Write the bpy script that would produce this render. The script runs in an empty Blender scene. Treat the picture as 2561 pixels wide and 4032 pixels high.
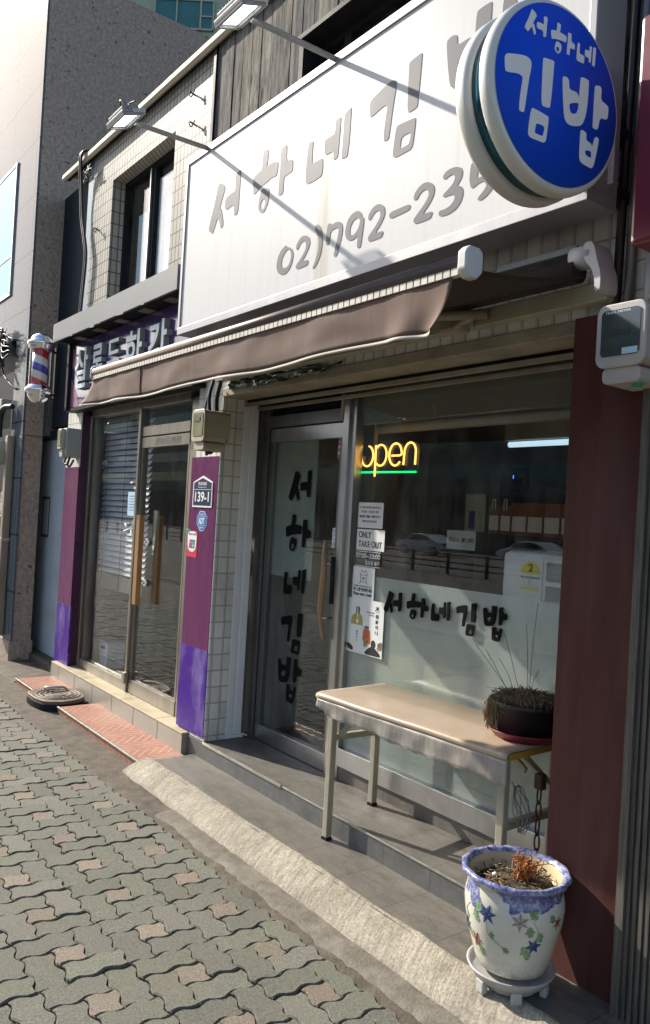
import bpy, bmesh, math, random
from mathutils import Vector, Matrix, noise
random.seed(7)
S = bpy.context.scene
COL = S.collection
R = math.radians

# ------------------------------------------------------------------ camera, sky, sun, exposure
RW = ((0.598853, 0.028657, -0.800346), (0.798836, 0.049623, 0.599499), (0.056896, -0.998357, 0.006825))
cam_d = bpy.data.cameras.new('camera'); cam = bpy.data.objects.new('camera', cam_d); COL.objects.link(cam)
cam_d.sensor_width = 36; cam_d.sensor_fit = 'AUTO'; cam_d.lens = 36 * 3128 / 4032
cam_d.clip_start = 0.05; cam_d.clip_end = 500
cam.matrix_world = Matrix((
    (RW[0][0], -RW[0][1], -RW[0][2], 0), (RW[1][0], -RW[1][1], -RW[1][2], 0),
    (RW[2][0], -RW[2][1], -RW[2][2], 1.62), (0, 0, 0, 1)))
S.camera = cam
SUN_TO = Vector((-0.805, -0.242, 0.542)).normalized()
w = bpy.data.worlds.new('World'); S.world = w; w.use_nodes = True
nt = w.node_tree; nt.nodes.clear()
sky = nt.nodes.new('ShaderNodeTexSky'); sky.sky_type = 'NISHITA'; sky.sun_disc = False
sky.sun_elevation = math.asin(SUN_TO.z); sky.sun_rotation = math.atan2(SUN_TO.x, SUN_TO.y)
sky.air_density = 1.0; sky.dust_density = 1.6; sky.ozone_density = 1.0
bg = nt.nodes.new('ShaderNodeBackground'); bg.inputs[1].default_value = 0.12
wo = nt.nodes.new('ShaderNodeOutputWorld')
nt.links.new(sky.outputs[0], bg.inputs[0]); nt.links.new(bg.outputs[0], wo.inputs[0])
sl = bpy.data.lights.new('sun', 'SUN'); sl.energy = 5.0; sl.angle = R(0.55); sl.color = (1.0, 0.93, 0.82)
so = bpy.data.objects.new('sun', sl); COL.objects.link(so)
so.rotation_euler = SUN_TO.to_track_quat('Z', 'Y').to_euler()
so.location = (-20, -6, 20)
S.view_settings.view_transform = 'Standard'; S.view_settings.look = 'None'
S.view_settings.gamma = 1.0; S.view_settings.exposure = 0.88
S.view_settings.use_curve_mapping = False
S.cycles.use_denoising = True
S.cycles.max_bounces = 10; S.cycles.transparent_max_bounces = 16
S.cycles.sample_clamp_indirect = 6.0

# ------------------------------------------------------------------ materials
def node_mat(name):
    m = bpy.data.materials.new(name); m.use_nodes = True
    t = m.node_tree; b = t.nodes['Principled BSDF']
    return m, t, b
def N(t, typ, **kw):
    n = t.nodes.new(typ)
    for k, v in kw.items(): setattr(n, k, v)
    return n
def L(t, a, b): t.links.new(a, b)
def coords(t, scale=(1, 1, 1)):
    tc = N(t, 'ShaderNodeTexCoord'); mp = N(t, 'ShaderNodeMapping')
    mp.inputs['Scale'].default_value = scale
    L(t, tc.outputs['Object'], mp.inputs['Vector']); return mp.outputs[0]
def noise_tex(t, vec, scale, detail=5, rough=.6):
    n = N(t, 'ShaderNodeTexNoise'); n.inputs['Scale'].default_value = scale
    n.inputs['Detail'].default_value = detail; n.inputs['Roughness'].default_value = rough
    L(t, vec, n.inputs['Vector']); return n.outputs['Fac']
def ramp(t, fac, stops):
    r = N(t, 'ShaderNodeValToRGB'); e = r.color_ramp.elements
    while len(e) < len(stops): e.new(.5)
    for el, (p, c) in zip(e, stops):
        el.position = p; el.color = (c, c, c, 1) if isinstance(c, (int, float)) else (*c, 1)
    L(t, fac, r.inputs[0]); return r.outputs[0]
def mix(t, fac, a, b, mode='MIX'):
    n = N(t, 'ShaderNodeMix', data_type='RGBA', blend_type=mode)
    for idx, v in ((0, fac), (6, a), (7, b)):
        if hasattr(v, 'is_output'): L(t, v, n.inputs[idx])
        else: n.inputs[idx].default_value = v if isinstance(v, (int, float)) else (*v, 1)
    return n.outputs[2]
def math_n(t, op, a, b=0.0):
    n = N(t, 'ShaderNodeMath', operation=op)
    for i, v in enumerate((a, b)):
        if hasattr(v, 'is_output'): L(t, v, n.inputs[i])
        else: n.inputs[i].default_value = v
    return n.outputs[0]
def sep(t, vec):
    s = N(t, 'ShaderNodeSeparateXYZ'); L(t, vec, s.inputs[0]); return s.outputs
def comb(t, x, y, z):
    c = N(t, 'ShaderNodeCombineXYZ')
    for i, v in enumerate((x, y, z)):
        if hasattr(v, 'is_output'): L(t, v, c.inputs[i])
        else: c.inputs[i].default_value = v
    return c.outputs[0]
def bump(t, b, h, strength=.3, dist=.01):
    n = N(t, 'ShaderNodeBump'); n.inputs['Strength'].default_value = strength; n.inputs['Distance'].default_value = dist
    L(t, h, n.inputs['Height']); L(t, n.outputs[0], b.inputs['Normal']); return n

def mat(name, col, rough=.5, metal=0, var=.25, scale=6, stretch=(1, 1, 1), dirt=None, dirt_amt=.4, bmp=0, bscale=60, bdist=.004, rvar=.12, coat=0, spec=.5):
    m, t, b = node_mat(name)
    v = coords(t, stretch)
    n1 = noise_tex(t, v, scale, 6)
    f = ramp(t, n1, [(.3, 1 - var), (.7, 1.0)])
    c = mix(t, 1.0, col, f, 'MULTIPLY')
    if dirt:
        n2 = noise_tex(t, v, scale * .37, 8, .7)
        c = mix(t, math_n(t, 'MULTIPLY', ramp(t, n2, [(.48, 0), (.72, 1)]), dirt_amt), c, dirt)
    L(t, c, b.inputs['Base Color'])
    b.inputs['Metallic'].default_value = metal
    b.inputs['Specular IOR Level'].default_value = spec
    rr = N(t, 'ShaderNodeMapRange'); L(t, n1, rr.inputs[0])
    rr.inputs[3].default_value = max(0.02, rough - rvar); rr.inputs[4].default_value = min(1, rough + rvar)
    L(t, rr.outputs[0], b.inputs['Roughness'])
    if coat: b.inputs['Coat Weight'].default_value = coat; b.inputs['Coat Roughness'].default_value = .08
    if bmp:
        bump(t, b, noise_tex(t, v, bscale, 6, .65), bmp, bdist)
    return m

def emit(name, col, strength, base=None):
    m, t, b = node_mat(name)
    b.inputs['Base Color'].default_value = (*(base or col), 1)
    b.inputs['Emission Color'].default_value = (*col, 1); b.inputs['Emission Strength'].default_value = strength
    b.inputs['Roughness'].default_value = .4
    return m

def glass_mat(name, tint=(.97, .98, .975), f0=.045, dust_veil=.05):
    m = bpy.data.materials.new(name); m.use_nodes = True; t = m.node_tree; t.nodes.clear()
    o = N(t, 'ShaderNodeOutputMaterial'); tr = N(t, 'ShaderNodeBsdfTransparent'); gl = N(t, 'ShaderNodeBsdfGlossy')
    tr.inputs[0].default_value = (*tint, 1); gl.inputs['Roughness'].default_value = .012
    ge = N(t, 'ShaderNodeNewGeometry'); d = N(t, 'ShaderNodeVectorMath', operation='DOT_PRODUCT'); L(t, ge.outputs['Normal'], d.inputs[0]); L(t, ge.outputs['Incoming'], d.inputs[1])
    k = math_n(t, 'POWER', math_n(t, 'SUBTRACT', 1, math_n(t, 'ABSOLUTE', d.outputs['Value'])), 5)
    fr = math_n(t, 'ADD', f0, math_n(t, 'MULTIPLY', k, 1 - f0))
    mx = N(t, 'ShaderNodeMixShader'); L(t, fr, mx.inputs[0]); L(t, tr.outputs[0], mx.inputs[1]); L(t, gl.outputs[0], mx.inputs[2])
    df = N(t, 'ShaderNodeBsdfDiffuse'); df.inputs[0].default_value = (.5, .5, .47, 1)
    v = coords(t, (1, 1, .35)); n = ramp(t, noise_tex(t, v, 9, 8, .7), [(.45, 0), (.8, dust_veil)])
    m2 = N(t, 'ShaderNodeMixShader'); L(t, n, m2.inputs[0]); L(t, mx.outputs[0], m2.inputs[1]); L(t, df.outputs[0], m2.inputs[2])
    L(t, m2.outputs[0], o.inputs[0]); return m

def tile_mat(name, col, mortar, bw=.055, rh=.1025, dirt=(.2, .19, .16), dirt_amt=.35, rough=.5):
    m, t, b = node_mat(name)
    tc = N(t, 'ShaderNodeTexCoord'); x, y, z = sep(t, tc.outputs['Object'])
    u = math_n(t, 'ADD', x, y); vec = comb(t, u, z, 0)
    def brick(vec, bw, ms):
        n = N(t, 'ShaderNodeTexBrick'); n.offset = 0; n.squash = 1
        n.inputs['Scale'].default_value = 1; n.inputs['Brick Width'].default_value = bw
        n.inputs['Row Height'].default_value = rh; n.inputs['Mortar Size'].default_value = ms
        n.inputs['Mortar Smooth'].default_value = .2; n.inputs['Bias'].default_value = 0
        n.inputs['Color1'].default_value = (*col, 1); n.inputs['Color2'].default_value = (*[c * .84 for c in col], 1)
        n.inputs['Mortar'].default_value = (*mortar, 1); L(t, vec, n.inputs['Vector']); return n
    b1 = brick(vec, bw, .0046)
    # a shallow groove runs down each tile beside its joint
    g = math_n(t, 'FRACT', math_n(t, 'DIVIDE', math_n(t, 'ADD', u, 100 * bw + .012), bw))
    gm = math_n(t, 'LESS_THAN', g, .05)
    c = mix(t, math_n(t, 'MULTIPLY', gm, .75), b1.outputs['Color'], mortar)
    vv = comb(t, u, math_n(t, 'MULTIPLY', z, .3), 0)
    n2 = ramp(t, noise_tex(t, vv, 5, 8, .7), [(.45, 0), (.75, 1)])
    c = mix(t, math_n(t, 'MULTIPLY', n2, dirt_amt), c, dirt)
    L(t, c, b.inputs['Base Color']); b.inputs['Roughness'].default_value = rough; b.inputs['Specular IOR Level'].default_value = .05
    h = math_n(t, 'SUBTRACT', math_n(t, 'SUBTRACT', 1, b1.outputs['Fac']), math_n(t, 'MULTIPLY', gm, .6))
    bump(t, b, h, .6, .004); return m

MT = {}
MT['sign_rim'] = mat('white moulded plastic', (.62, .61, .56), .32, var=.12, scale=4, coat=.3)
MT['alu'] = mat('brushed aluminium', (.5, .5, .5), .32, 1, var=.18, scale=14, stretch=(1, 1, .15))
MT['alu_dark'] = mat('dull anodised aluminium', (.2, .205, .2), .42, .7, var=.3, scale=10, stretch=(1, 1, .2))
MT['steel'] = mat('stained steel frame', (.36, .33, .28), .38, .85, var=.35, scale=8, stretch=(1, 1, .25), dirt=(.12, .1, .07), dirt_amt=.4)
MT['chrome'] = mat('chrome', (.82, .82, .84), .07, 1, var=.05, rvar=.03)
MT['lamp_body'] = mat('weathered grey cast metal', (.3, .3, .3), .55, .1, var=.25, scale=25)
MT['lamp_arm'] = mat('grey painted pipe', (.36, .35, .33), .5, .1, var=.3, scale=18, dirt=(.22, .1, .05), dirt_amt=.3)
MT['rust'] = mat('rusty iron', (.12, .06, .035), .8, .3, var=.5, scale=40, bmp=.4)
MT['black_paint'] = mat('dusty black paint', (.022, .023, .026), .6, var=.4, scale=5, spec=.08)
MT['black_cable'] = mat('black cable sheath', (.018, .018, .02), .45, var=.3)
MT['black_vinyl'] = mat('matt black acrylic', (.004, .004, .005), .6, var=.1, spec=.08)
MT['grey_vinyl'] = mat('sun faded grey film', (.17, .165, .175), .5, var=.12, scale=5, spec=.08)
MT['purple'] = mat('glossy plum panel', (.13, .028, .098), .28, var=.22, scale=3, stretch=(3, 1, .5), dirt=(.26, .12, .22), dirt_amt=.12, coat=.0, spec=.12)
MT['violet'] = mat('scuffed violet film', (.06, .012, .235), .34, var=.15, scale=16, stretch=(1, 1, .45), dirt=(.42, .36, .52), dirt_amt=.38, spec=.12)
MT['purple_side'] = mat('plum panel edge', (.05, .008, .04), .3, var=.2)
MT['maroon'] = mat('matt maroon panel', (.085, .026, .022), .6, var=.3, scale=5, stretch=(2, 1, .35), rvar=.08, spec=.2, dirt=(.17, .11, .09), dirt_amt=.28)
MT['red_plastic'] = mat('dark red sign casing', (.16, .01, .025), .4, var=.15)
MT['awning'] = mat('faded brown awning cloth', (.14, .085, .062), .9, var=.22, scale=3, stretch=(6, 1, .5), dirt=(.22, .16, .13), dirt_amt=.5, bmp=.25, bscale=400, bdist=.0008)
MT['awning_shaded'] = mat('awning cloth darkened for shade', (.04, .028, .023), .9, var=.2)  # same awning cloth, with the underside's shade put into its colour
MT['hem'] = mat('pale hem tape', (.42, .39, .33), .8, var=.2)
MT['awning_bar'] = mat('brown painted bar', (.13, .09, .075), .4, .2, var=.2)
MT['cap'] = mat('off white plastic', (.5, .49, .48), .5, var=.12)
MT['cream_metal'] = mat('cream painted metal', (.38, .34, .25), .5, var=.25, scale=5, dirt=(.16, .13, .09), dirt_amt=.4)
MT['beige_plaster'] = mat('stained beige trim', (.34, .30, .22), .7, var=.35, scale=6, dirt=(.1, .08, .05), dirt_amt=.5, bmp=.3, bscale=50)
MT['coping'] = mat('cream sheet metal', (.46, .375, .265), .6, 0, var=.22, scale=3, stretch=(1, 4, 4), spec=.08)
MT['grey_sheet'] = mat('grey sheet metal', (.18, .19, .195), .5, .0, var=.18, scale=3, spec=.2)
MT['white_gloss'] = mat('white enamel', (.76, .77, .78), .25, var=.08)
MT['blue_door'] = mat('dull blue grey painted steel', (.52, .565, .60), .5, var=.18, scale=4, dirt=(.12, .12, .11), dirt_amt=.3)
MT['dark_navy'] = mat('dark navy cladding', (.02, .026, .036), .6, var=.4, scale=3, spec=.1)
MT['blue_paint'] = mat('flaking pale blue paint', (.16, .27, .38), .7, var=.35, scale=8, dirt=(.42, .42, .4), dirt_amt=.6)
MT['meter'] = mat('aged beige meter casing', (.43, .41, .32), .5, var=.15, scale=8, dirt=(.25, .2, .11), dirt_amt=.45)
MT['meter_grey'] = mat('grey meter casing', (.33, .345, .31), .5, var=.15, scale=8)
MT['meter_white'] = mat('pale meter casing', (.46, .43, .41), .5, var=.12, scale=8, dirt=(.4, .24, .1), dirt_amt=.45)
MT['meter_glass'] = mat('hazy meter window', (.33, .31, .2), .12, var=.35, scale=12, coat=.6)
MT['meter_window_dark'] = mat('smoked meter window', (.07, .085, .08), .1, var=.35, scale=10, coat=.6)
MT['paper'] = mat('white paper', (.72, .73, .72), .6, var=.06)
MT['screen_blue'] = mat('pale blue roller screen', (.66, .78, .84), .7, var=.04)
MT['paper_blue'] = mat('pale blue paper', (.42, .60, .72), .6, var=.08)
MT['navy'] = mat('navy enamel', (.012, .018, .085), .3, var=.1, coat=.3)
MT['white_print'] = mat('white print', (.75, .75, .74), .5, var=.04)
MT['adt_blue'] = mat('blue sticker', (.04, .13, .42), .35, var=.1)
MT['red_print'] = mat('red sticker', (.6, .03, .06), .35, var=.1)
MT['green_print'] = mat('green print', (.02, .30, .17), .4, var=.1)
MT['teal_print'] = mat('teal print', (.03, .38, .36), .4, var=.1)
MT['blue_print'] = mat('blue print', (.04, .07, .3), .4, var=.1)
MT['black_print'] = mat('black print', (.02, .02, .022), .5, var=.05)
MT['amber_print'] = mat('amber print', (.5, .12, .03), .4, var=.25, scale=30)
MT['honey_print'] = mat('honey print', (.42, .33, .10), .4, var=.15, scale=30)
MT['yellow_print'] = mat('yellow print', (.7, .6, .04), .4, var=.05)
MT['wood_handle'] = mat('oiled brown wood', (.34, .17, .05), .4, var=.35, scale=12, stretch=(1, 1, .12), coat=.3)
MT['drift'] = mat('carved pale wood', (.33, .2, .09), .45, var=.35, scale=14, stretch=(1, 1, .15), coat=.2)
MT['blind'] = mat('grey slat', (.52, .51, .55), .5, var=.12)
MT['plastic_sheet'] = mat('dark green plastic sheeting', (.02, .045, .03), .16, var=.3, scale=9, bmp=.2, bscale=10, bdist=.01)
MT['dirt'] = mat('dirty old concrete', (.135, .108, .076), .9, var=.65, scale=14, dirt=(.045, .035, .024), dirt_amt=.8, bmp=.7, bscale=70, bdist=.01)
MT['concrete'] = mat('worn concrete', (.22, .195, .155), .9, var=.5, scale=16, dirt=(.07, .058, .042), dirt_amt=.85, bmp=.7, bscale=90, bdist=.008)
MT['moss'] = mat('soil in the joints', (.06, .045, .028), .95, var=.6, scale=30, bmp=.6, bscale=150)
MT['step_tile_pale'] = mat('pale stone tile', (.36, .33, .27), .45, var=.18, scale=5, dirt=(.24, .18, .1), dirt_amt=.35)
MT['step_top'] = mat('worn cream threshold', (.46, .38, .25), .6, var=.3, scale=7, dirt=(.2, .14, .07), dirt_amt=.5)
MT['trim_metal'] = mat('metal nosing strip', (.4, .38, .33), .35, .8, var=.3, scale=20)
MT['iron_lid'] = mat('cast iron lid', (.16, .125, .10), .55, .35, var=.35, scale=25, dirt=(.26, .2, .14), dirt_amt=.4, bmp=.5, bscale=120)
MT['table_leg'] = mat('yellowed ivory painted steel', (.38, .35, .26), .45, .1, var=.2, scale=14, dirt=(.2, .13, .06), dirt_amt=.3)
MT['edge_yellow'] = mat('yellow edge band', (.42, .25, .04), .5, var=.2)
MT['black_pot'] = mat('black plastic pot', (.014, .014, .016), .5, var=.3)
MT['saucer_red'] = mat('dark red plastic', (.2, .018, .035), .45, var=.15)
MT['dry_grass'] = mat('dead straw', (.27, .19, .10), .9, var=.5, scale=40)
MT['dry_flower'] = mat('dried orange stalk', (.38, .13, .03), .8, var=.4, scale=60)
MT['soil'] = mat('potting soil', (.06, .04, .022), .95, var=.7, scale=60, dirt=(.3, .21, .1), dirt_amt=.7, bmp=1, bscale=110, bdist=.02)
MT['stand'] = mat('grey white plastic', (.44, .43, .42), .5, var=.15, scale=14, dirt=(.2, .15, .09), dirt_amt=.4)
MT['inner_dark'] = mat('dim painted wall', (.30, .31, .29), .8, var=.2)
MT['inner_black'] = mat('dark interior', (.05, .05, .052), .8, var=.3)
MT['inner_green'] = mat('pale green wall', (.36, .42, .36), .7, var=.1)
MT['inner_brown'] = mat('dark brown counter', (.045, .024, .015), .5, var=.3)
MT['olive_board'] = mat('olive grey blanking board', (.17, .17, .135), .6, var=.12, scale=3)
MT['blind_roll'] = mat('rolled printed blind', (.34, .33, .29), .6, var=.1)
MT['kraft'] = mat('brown carton', (.24, .085, .025), .6, var=.15)
MT['lime_bag'] = mat('olive green bag', (.2, .22, .05), .6, var=.2)
MT['cream_chair'] = mat('cream moulded seat', (.85, .68, .34), .5, var=.05)
MT['road'] = mat('asphalt', (.045, .045, .047), .9, var=.3, scale=20, bmp=.4, bscale=300)
MT['car_silver'] = mat('silver car paint', (.72, .75, .78), .3, .0, var=.04, coat=.8)
MT['car_glass'] = mat('dark car glass', (.02, .024, .028), .06, var=.05)
MT['tyre'] = mat('tyre rubber', (.02, .02, .02), .8, var=.2)
MT['city'] = mat('plain grey cladding', (.15, .15, .145), .7, var=.2, scale=.6)  # even grey base colour of the office blocks
MT['city_dark'] = mat('dark ribbed hoarding', (.055, .06, .058), .7, var=.2)
MT['far_wall'] = mat('sage green rendered wall', (.36, .41, .31), .7, var=.1, scale=1)
MT['far_glass'] = mat('teal tinted glass', (.05, .19, .19), .1, var=.3, scale=2)
MT['far_frame'] = mat('pale window frame', (.42, .42, .34), .5, var=.05)
MT['glass'] = glass_mat('shop window glass', dust_veil=.09, f0=.055)  # dust film thickened to brighten the dark view inside
MT['glass_salon'] = glass_mat('salon glass', dust_veil=.04, f0=.03)
MT['glass_door'] = glass_mat('door glass', dust_veil=.10)
MT['glass_clear'] = glass_mat('clear tube', (.96, .96, .96), .035, .02)
MT['tile_white'] = tile_mat('cream facade tile', (.46, .435, .375), (.11, .082, .06))
MT['tile_grey'] = tile_mat('pale grey facade tile', (.78, .76, .71), (.42, .40, .35), bw=.075, dirt_amt=.5)  # paler and wider tile than on the upper wall

def m_sign():
    m, t, b = node_mat('white sign sheet with rain streaks')
    tc = N(t, 'ShaderNodeTexCoord'); x, y, z = sep(t, tc.outputs['Object'])
    v = comb(t, math_n(t, 'MULTIPLY', x, 16), 0, math_n(t, 'MULTIPLY', z, .7))
    n = noise_tex(t, v, 1.6, 8, .7)
    c = mix(t, ramp(t, n, [(.5, 0), (.85, .45)]), (.60, .595, .585), (.42, .39, .33))
    # the brown drip below the middle arm, wandering and fading in strands
    wob = math_n(t, 'MULTIPLY', math_n(t, 'SUBTRACT', noise_tex(t, comb(t, 0, 0, z), 2.0, 2), .5), .05)
    d = math_n(t, 'ABSOLUTE', math_n(t, 'ADD', math_n(t, 'SUBTRACT', x, -3.088 + 3.1), wob))
    wdt = math_n(t, 'ADD', .018, math_n(t, 'MULTIPLY', math_n(t, 'SUBTRACT', 1.11, z), .045))
    mk = N(t, 'ShaderNodeMapRange'); L(t, math_n(t, 'DIVIDE', d, wdt), mk.inputs[0])
    mk.inputs[1].default_value = .55; mk.inputs[2].default_value = 1.1; mk.inputs[3].default_value = 1; mk.inputs[4].default_value = 0
    st = ramp(t, noise_tex(t, comb(t, math_n(t, 'MULTIPLY', x, 90), 0, math_n(t, 'MULTIPLY', z, 1.2)), 1.0, 4, .6), [(.35, .15), (.65, .75)])
    c = mix(t, math_n(t, 'MULTIPLY', mk.outputs[0], st), c, (.42, .33, .22))
    L(t, c, b.inputs['Base Color']); b.inputs['Roughness'].default_value = .38
    b.inputs['Specular IOR Level'].default_value = .12
    return m
MT['sign_face'] = m_sign()

def m_granite(name, c1, c2, c3, rough, joints=None, spec=.5, speck=70):
    m, t, b = node_mat(name)
    v = coords(t)
    vo = N(t, 'ShaderNodeTexVoronoi'); vo.inputs['Scale'].default_value = speck; L(t, v, vo.inputs['Vector'])
    n = noise_tex(t, v, speck * .55, 6, .75)
    c = mix(t, ramp(t, n, [(.42, 0), (.56, 1)]), c1, c2)
    n3 = noise_tex(t, v, speck * .3, 5, .7)
    c = mix(t, ramp(t, n3, [(.60, 0), (.66, 1)]), c, c3)
    if joints:
        tc = N(t, 'ShaderNodeTexCoord'); x, y, z = sep(t, tc.outputs['Object'])
        def line(co, step, off, wd):
            f = math_n(t, 'FRACT', math_n(t, 'DIVIDE', math_n(t, 'ADD', co, off + 100 * step), step))
            return math_n(t, 'LESS_THAN', f, wd / step)
        u = math_n(t, 'ADD', x, y)
        j = math_n(t, 'MAXIMUM', line(u, joints[0], joints[1], .016), line(z, joints[2], joints[3], .016))
        c = mix(t, math_n(t, 'MULTIPLY', j, .9), c, (.03, .028, .026))
    L(t, c, b.inputs['Base Color'])
    n4 = noise_tex(t, v, 4, 8, .7)
    rr = N(t, 'ShaderNodeMapRange'); L(t, n4, rr.inputs[0]); rr.inputs[3].default_value = rough * .7; rr.inputs[4].default_value = rough * 1.35
    L(t, rr.outputs[0], b.inputs['Roughness']); b.inputs['Specular IOR Level'].default_value = spec
    bump(t, b, n3, .12, .004)
    return m
MT['granite_front'] = m_granite('polished granite with sky tint', (.13, .145, .165), (.10, .11, .125), (.04, .04, .04), .10, (.86, .08, .565, .43), .04, 60)  # bluish base colour carries the sky's reflection on the polished stone
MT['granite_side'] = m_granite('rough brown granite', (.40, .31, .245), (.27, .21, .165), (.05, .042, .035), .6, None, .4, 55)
MT['granite_shade'] = m_granite('rough granite darkened for shade', (.13, .125, .12), (.09, .085, .08), (.03, .03, .03), .6, None, .4, 55)  # side wall granite again, darkened for the shaded recess

def m_plank():
    m, t, b = node_mat('weathered grey planks')
    tc = N(t, 'ShaderNodeTexCoord'); x, y, z = sep(t, tc.outputs['Object'])
    pid = math_n(t, 'FLOOR', math_n(t, 'DIVIDE', x, .1095))
    wn = N(t, 'ShaderNodeTexWhiteNoise', noise_dimensions='1D'); L(t, pid, wn.inputs['W'])
    v = comb(t, math_n(t, 'MULTIPLY', x, 9), math_n(t, 'MULTIPLY', wn.outputs[0], 40), math_n(t, 'MULTIPLY', z, .9))
    wv = noise_tex(t, v, 5, 10, .72)
    v2 = comb(t, math_n(t, 'MULTIPLY', x, 4), math_n(t, 'MULTIPLY', wn.outputs[0], 90), math_n(t, 'MULTIPLY', z, 1.0))
    n2 = noise_tex(t, v2, 3, 6, .7)
    c = mix(t, ramp(t, wv, [(.36, 0), (.60, 1)]), (.022, .022, .024), (.25, .225, .185))
    c = mix(t, ramp(t, n2, [(.5, 0), (.68, .75)]), c, (.42, .385, .32))
    c = mix(t, math_n(t, 'MULTIPLY', wn.outputs[0], .6), c, (.065, .07, .085))
    L(t, c, b.inputs['Base Color']); b.inputs['Roughness'].default_value = .85; b.inputs['Specular IOR Level'].default_value = .06
    bump(t, b, wv, .5, .006); return m
MT['plank'] = m_plank()

def m_frost():
    m = bpy.data.materials.new('pale frosted film'); m.use_nodes = True; t = m.node_tree; t.nodes.clear()
    o = N(t, 'ShaderNodeOutputMaterial'); df = N(t, 'ShaderNodeBsdfDiffuse'); tl = N(t, 'ShaderNodeBsdfTranslucent'); tr = N(t, 'ShaderNodeBsdfTransparent')
    v = coords(t, (1, 1, .5)); n = noise_tex(t, v, 5, 6, .65)
    c = mix(t, ramp(t, n, [(.35, 0), (.7, 1)]), (.70, .78, .74), (.78, .84, .81))
    L(t, c, df.inputs[0]); tl.inputs[0].default_value = (.5, .55, .5, 1); tr.inputs[0].default_value = (.92, .95, .92, 1)
    a = N(t, 'ShaderNodeMixShader'); a.inputs[0].default_value = .2; L(t, df.outputs[0], a.inputs[1]); L(t, tl.outputs[0], a.inputs[2])
    b = N(t, 'ShaderNodeMixShader'); b.inputs[0].default_value = .56; L(t, a.outputs[0], b.inputs[1]); L(t, tr.outputs[0], b.inputs[2])
    L(t, b.outputs[0], o.inputs[0]); return m
MT['frost'] = m_frost()
MT['door_film'] = mat('grey green door film', (.20, .25, .215), .5, var=.15, scale=3)

def m_slate(name, c1, c2, jx=.3, off=0.06, jy=None):
    m, t, b = node_mat(name)
    tc = N(t, 'ShaderNodeTexCoord'); x, y, z = sep(t, tc.outputs['Object'])
    v = coords(t, (1, 2.5, 1))
    n = noise_tex(t, v, 7, 9, .7)
    n2 = noise_tex(t, v, 45, 6, .7)
    c = mix(t, ramp(t, n, [(.35, 0), (.68, 1)]), c1, c2)
    c = mix(t, ramp(t, n2, [(.55, 0), (.8, .35)]), c, (.42, .4, .35))
    f = math_n(t, 'FRACT', math_n(t, 'DIVIDE', math_n(t, 'ADD', x, off + 30), jx))
    j = math_n(t, 'LESS_THAN', f, .0045 / jx)
    c = mix(t, math_n(t, 'MULTIPLY', j, .8), c, (.05, .047, .043))
    L(t, c, b.inputs['Base Color'])
    rr = N(t, 'ShaderNodeMapRange'); L(t, n2, rr.inputs[0]); rr.inputs[3].default_value = .38; rr.inputs[4].default_value = .7
    L(t, rr.outputs[0], b.inputs['Roughness'])
    bump(t, b, math_n(t, 'SUBTRACT', n, math_n(t, 'MULTIPLY', j, .8)), .3, .006); return m
MT['slate'] = m_slate('grey slate tile', (.075, .07, .06), (.145, .13, .108), .3, .27)
MT['slate_dark'] = m_slate('dark slate riser tile', (.07, .072, .072), (.12, .12, .115), .3, .27)

def m_redtile():
    m, t, b = node_mat('terracotta herringbone tile')
    tc = N(t, 'ShaderNodeTexCoord'); x, y, z = sep(t, tc.outputs['Object'])
    s = .30
    fx = math_n(t, 'FRACT', math_n(t, 'DIVIDE', math_n(t, 'ADD', x, 30), s)); fy = math_n(t, 'FRACT', math_n(t, 'DIVIDE', math_n(t, 'ADD', y, 30), s))
    d1 = math_n(t, 'ADD', x, y); d2 = math_n(t, 'SUBTRACT', x, y)
    # each moulded tile carries slanted grooves that change direction by half tile
    half = math_n(t, 'GREATER_THAN', fx, .5)
    dd = N(t, 'ShaderNodeMix', data_type='FLOAT'); L(t, half, dd.inputs[0]); L(t, d1, dd.inputs[2]); L(t, d2, dd.inputs[3])
    g = math_n(t, 'FRACT', math_n(t, 'MULTIPLY', math_n(t, 'ADD', dd.outputs[0], math_n(t, 'MULTIPLY', z, 1.2)), 15))
    gl = math_n(t, 'LESS_THAN', g, .12)
    e = math_n(t, 'MAXIMUM', math_n(t, 'LESS_THAN', fx, .014), math_n(t, 'LESS_THAN', math_n(t, 'ABSOLUTE', math_n(t, 'SUBTRACT', fx, .5)), .006))
    v = coords(t); n = noise_tex(t, v, 8, 8, .7)
    c = mix(t, ramp(t, n, [(.35, 0), (.7, 1)]), (.22, .075, .045), (.34, .15, .095))
    c = mix(t, math_n(t, 'MULTIPLY', gl, .75), c, (.52, .38, .28))
    c = mix(t, math_n(t, 'MULTIPLY', e, .8), c, (.07, .045, .035))
    c = mix(t, ramp(t, noise_tex(t, v, 3.1, 8, .7), [(.5, 0), (.8, .6)]), c, (.30, .22, .15))
    L(t, c, b.inputs['Base Color']); b.inputs['Roughness'].default_value = .55
    bump(t, b, math_n(t, 'SUBTRACT', 1, gl), .3, .003); return m
MT['redtile'] = m_redtile()

def m_paver():
    m, t, b = node_mat('weathered green and buff paver')
    at = N(t, 'ShaderNodeAttribute', attribute_name='tint')
    v = coords(t)
    n = noise_tex(t, v, 130, 4, .85); n2 = noise_tex(t, v, 3.4, 10, .75)
    c = mix(t, 1.0, at.outputs['Color'], ramp(t, n, [(.34, .45), (.5, 1.0), (.66, 1.6)]), 'MULTIPLY')
    c = mix(t, ramp(t, n2, [(.45, 0), (.75, .6)]), c, (.13, .112, .08))
    L(t, c, b.inputs['Base Color']); b.inputs['Roughness'].default_value = .85
    bump(t, b, n, .55, .004); return m
MT['paver'] = m_paver()

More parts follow.
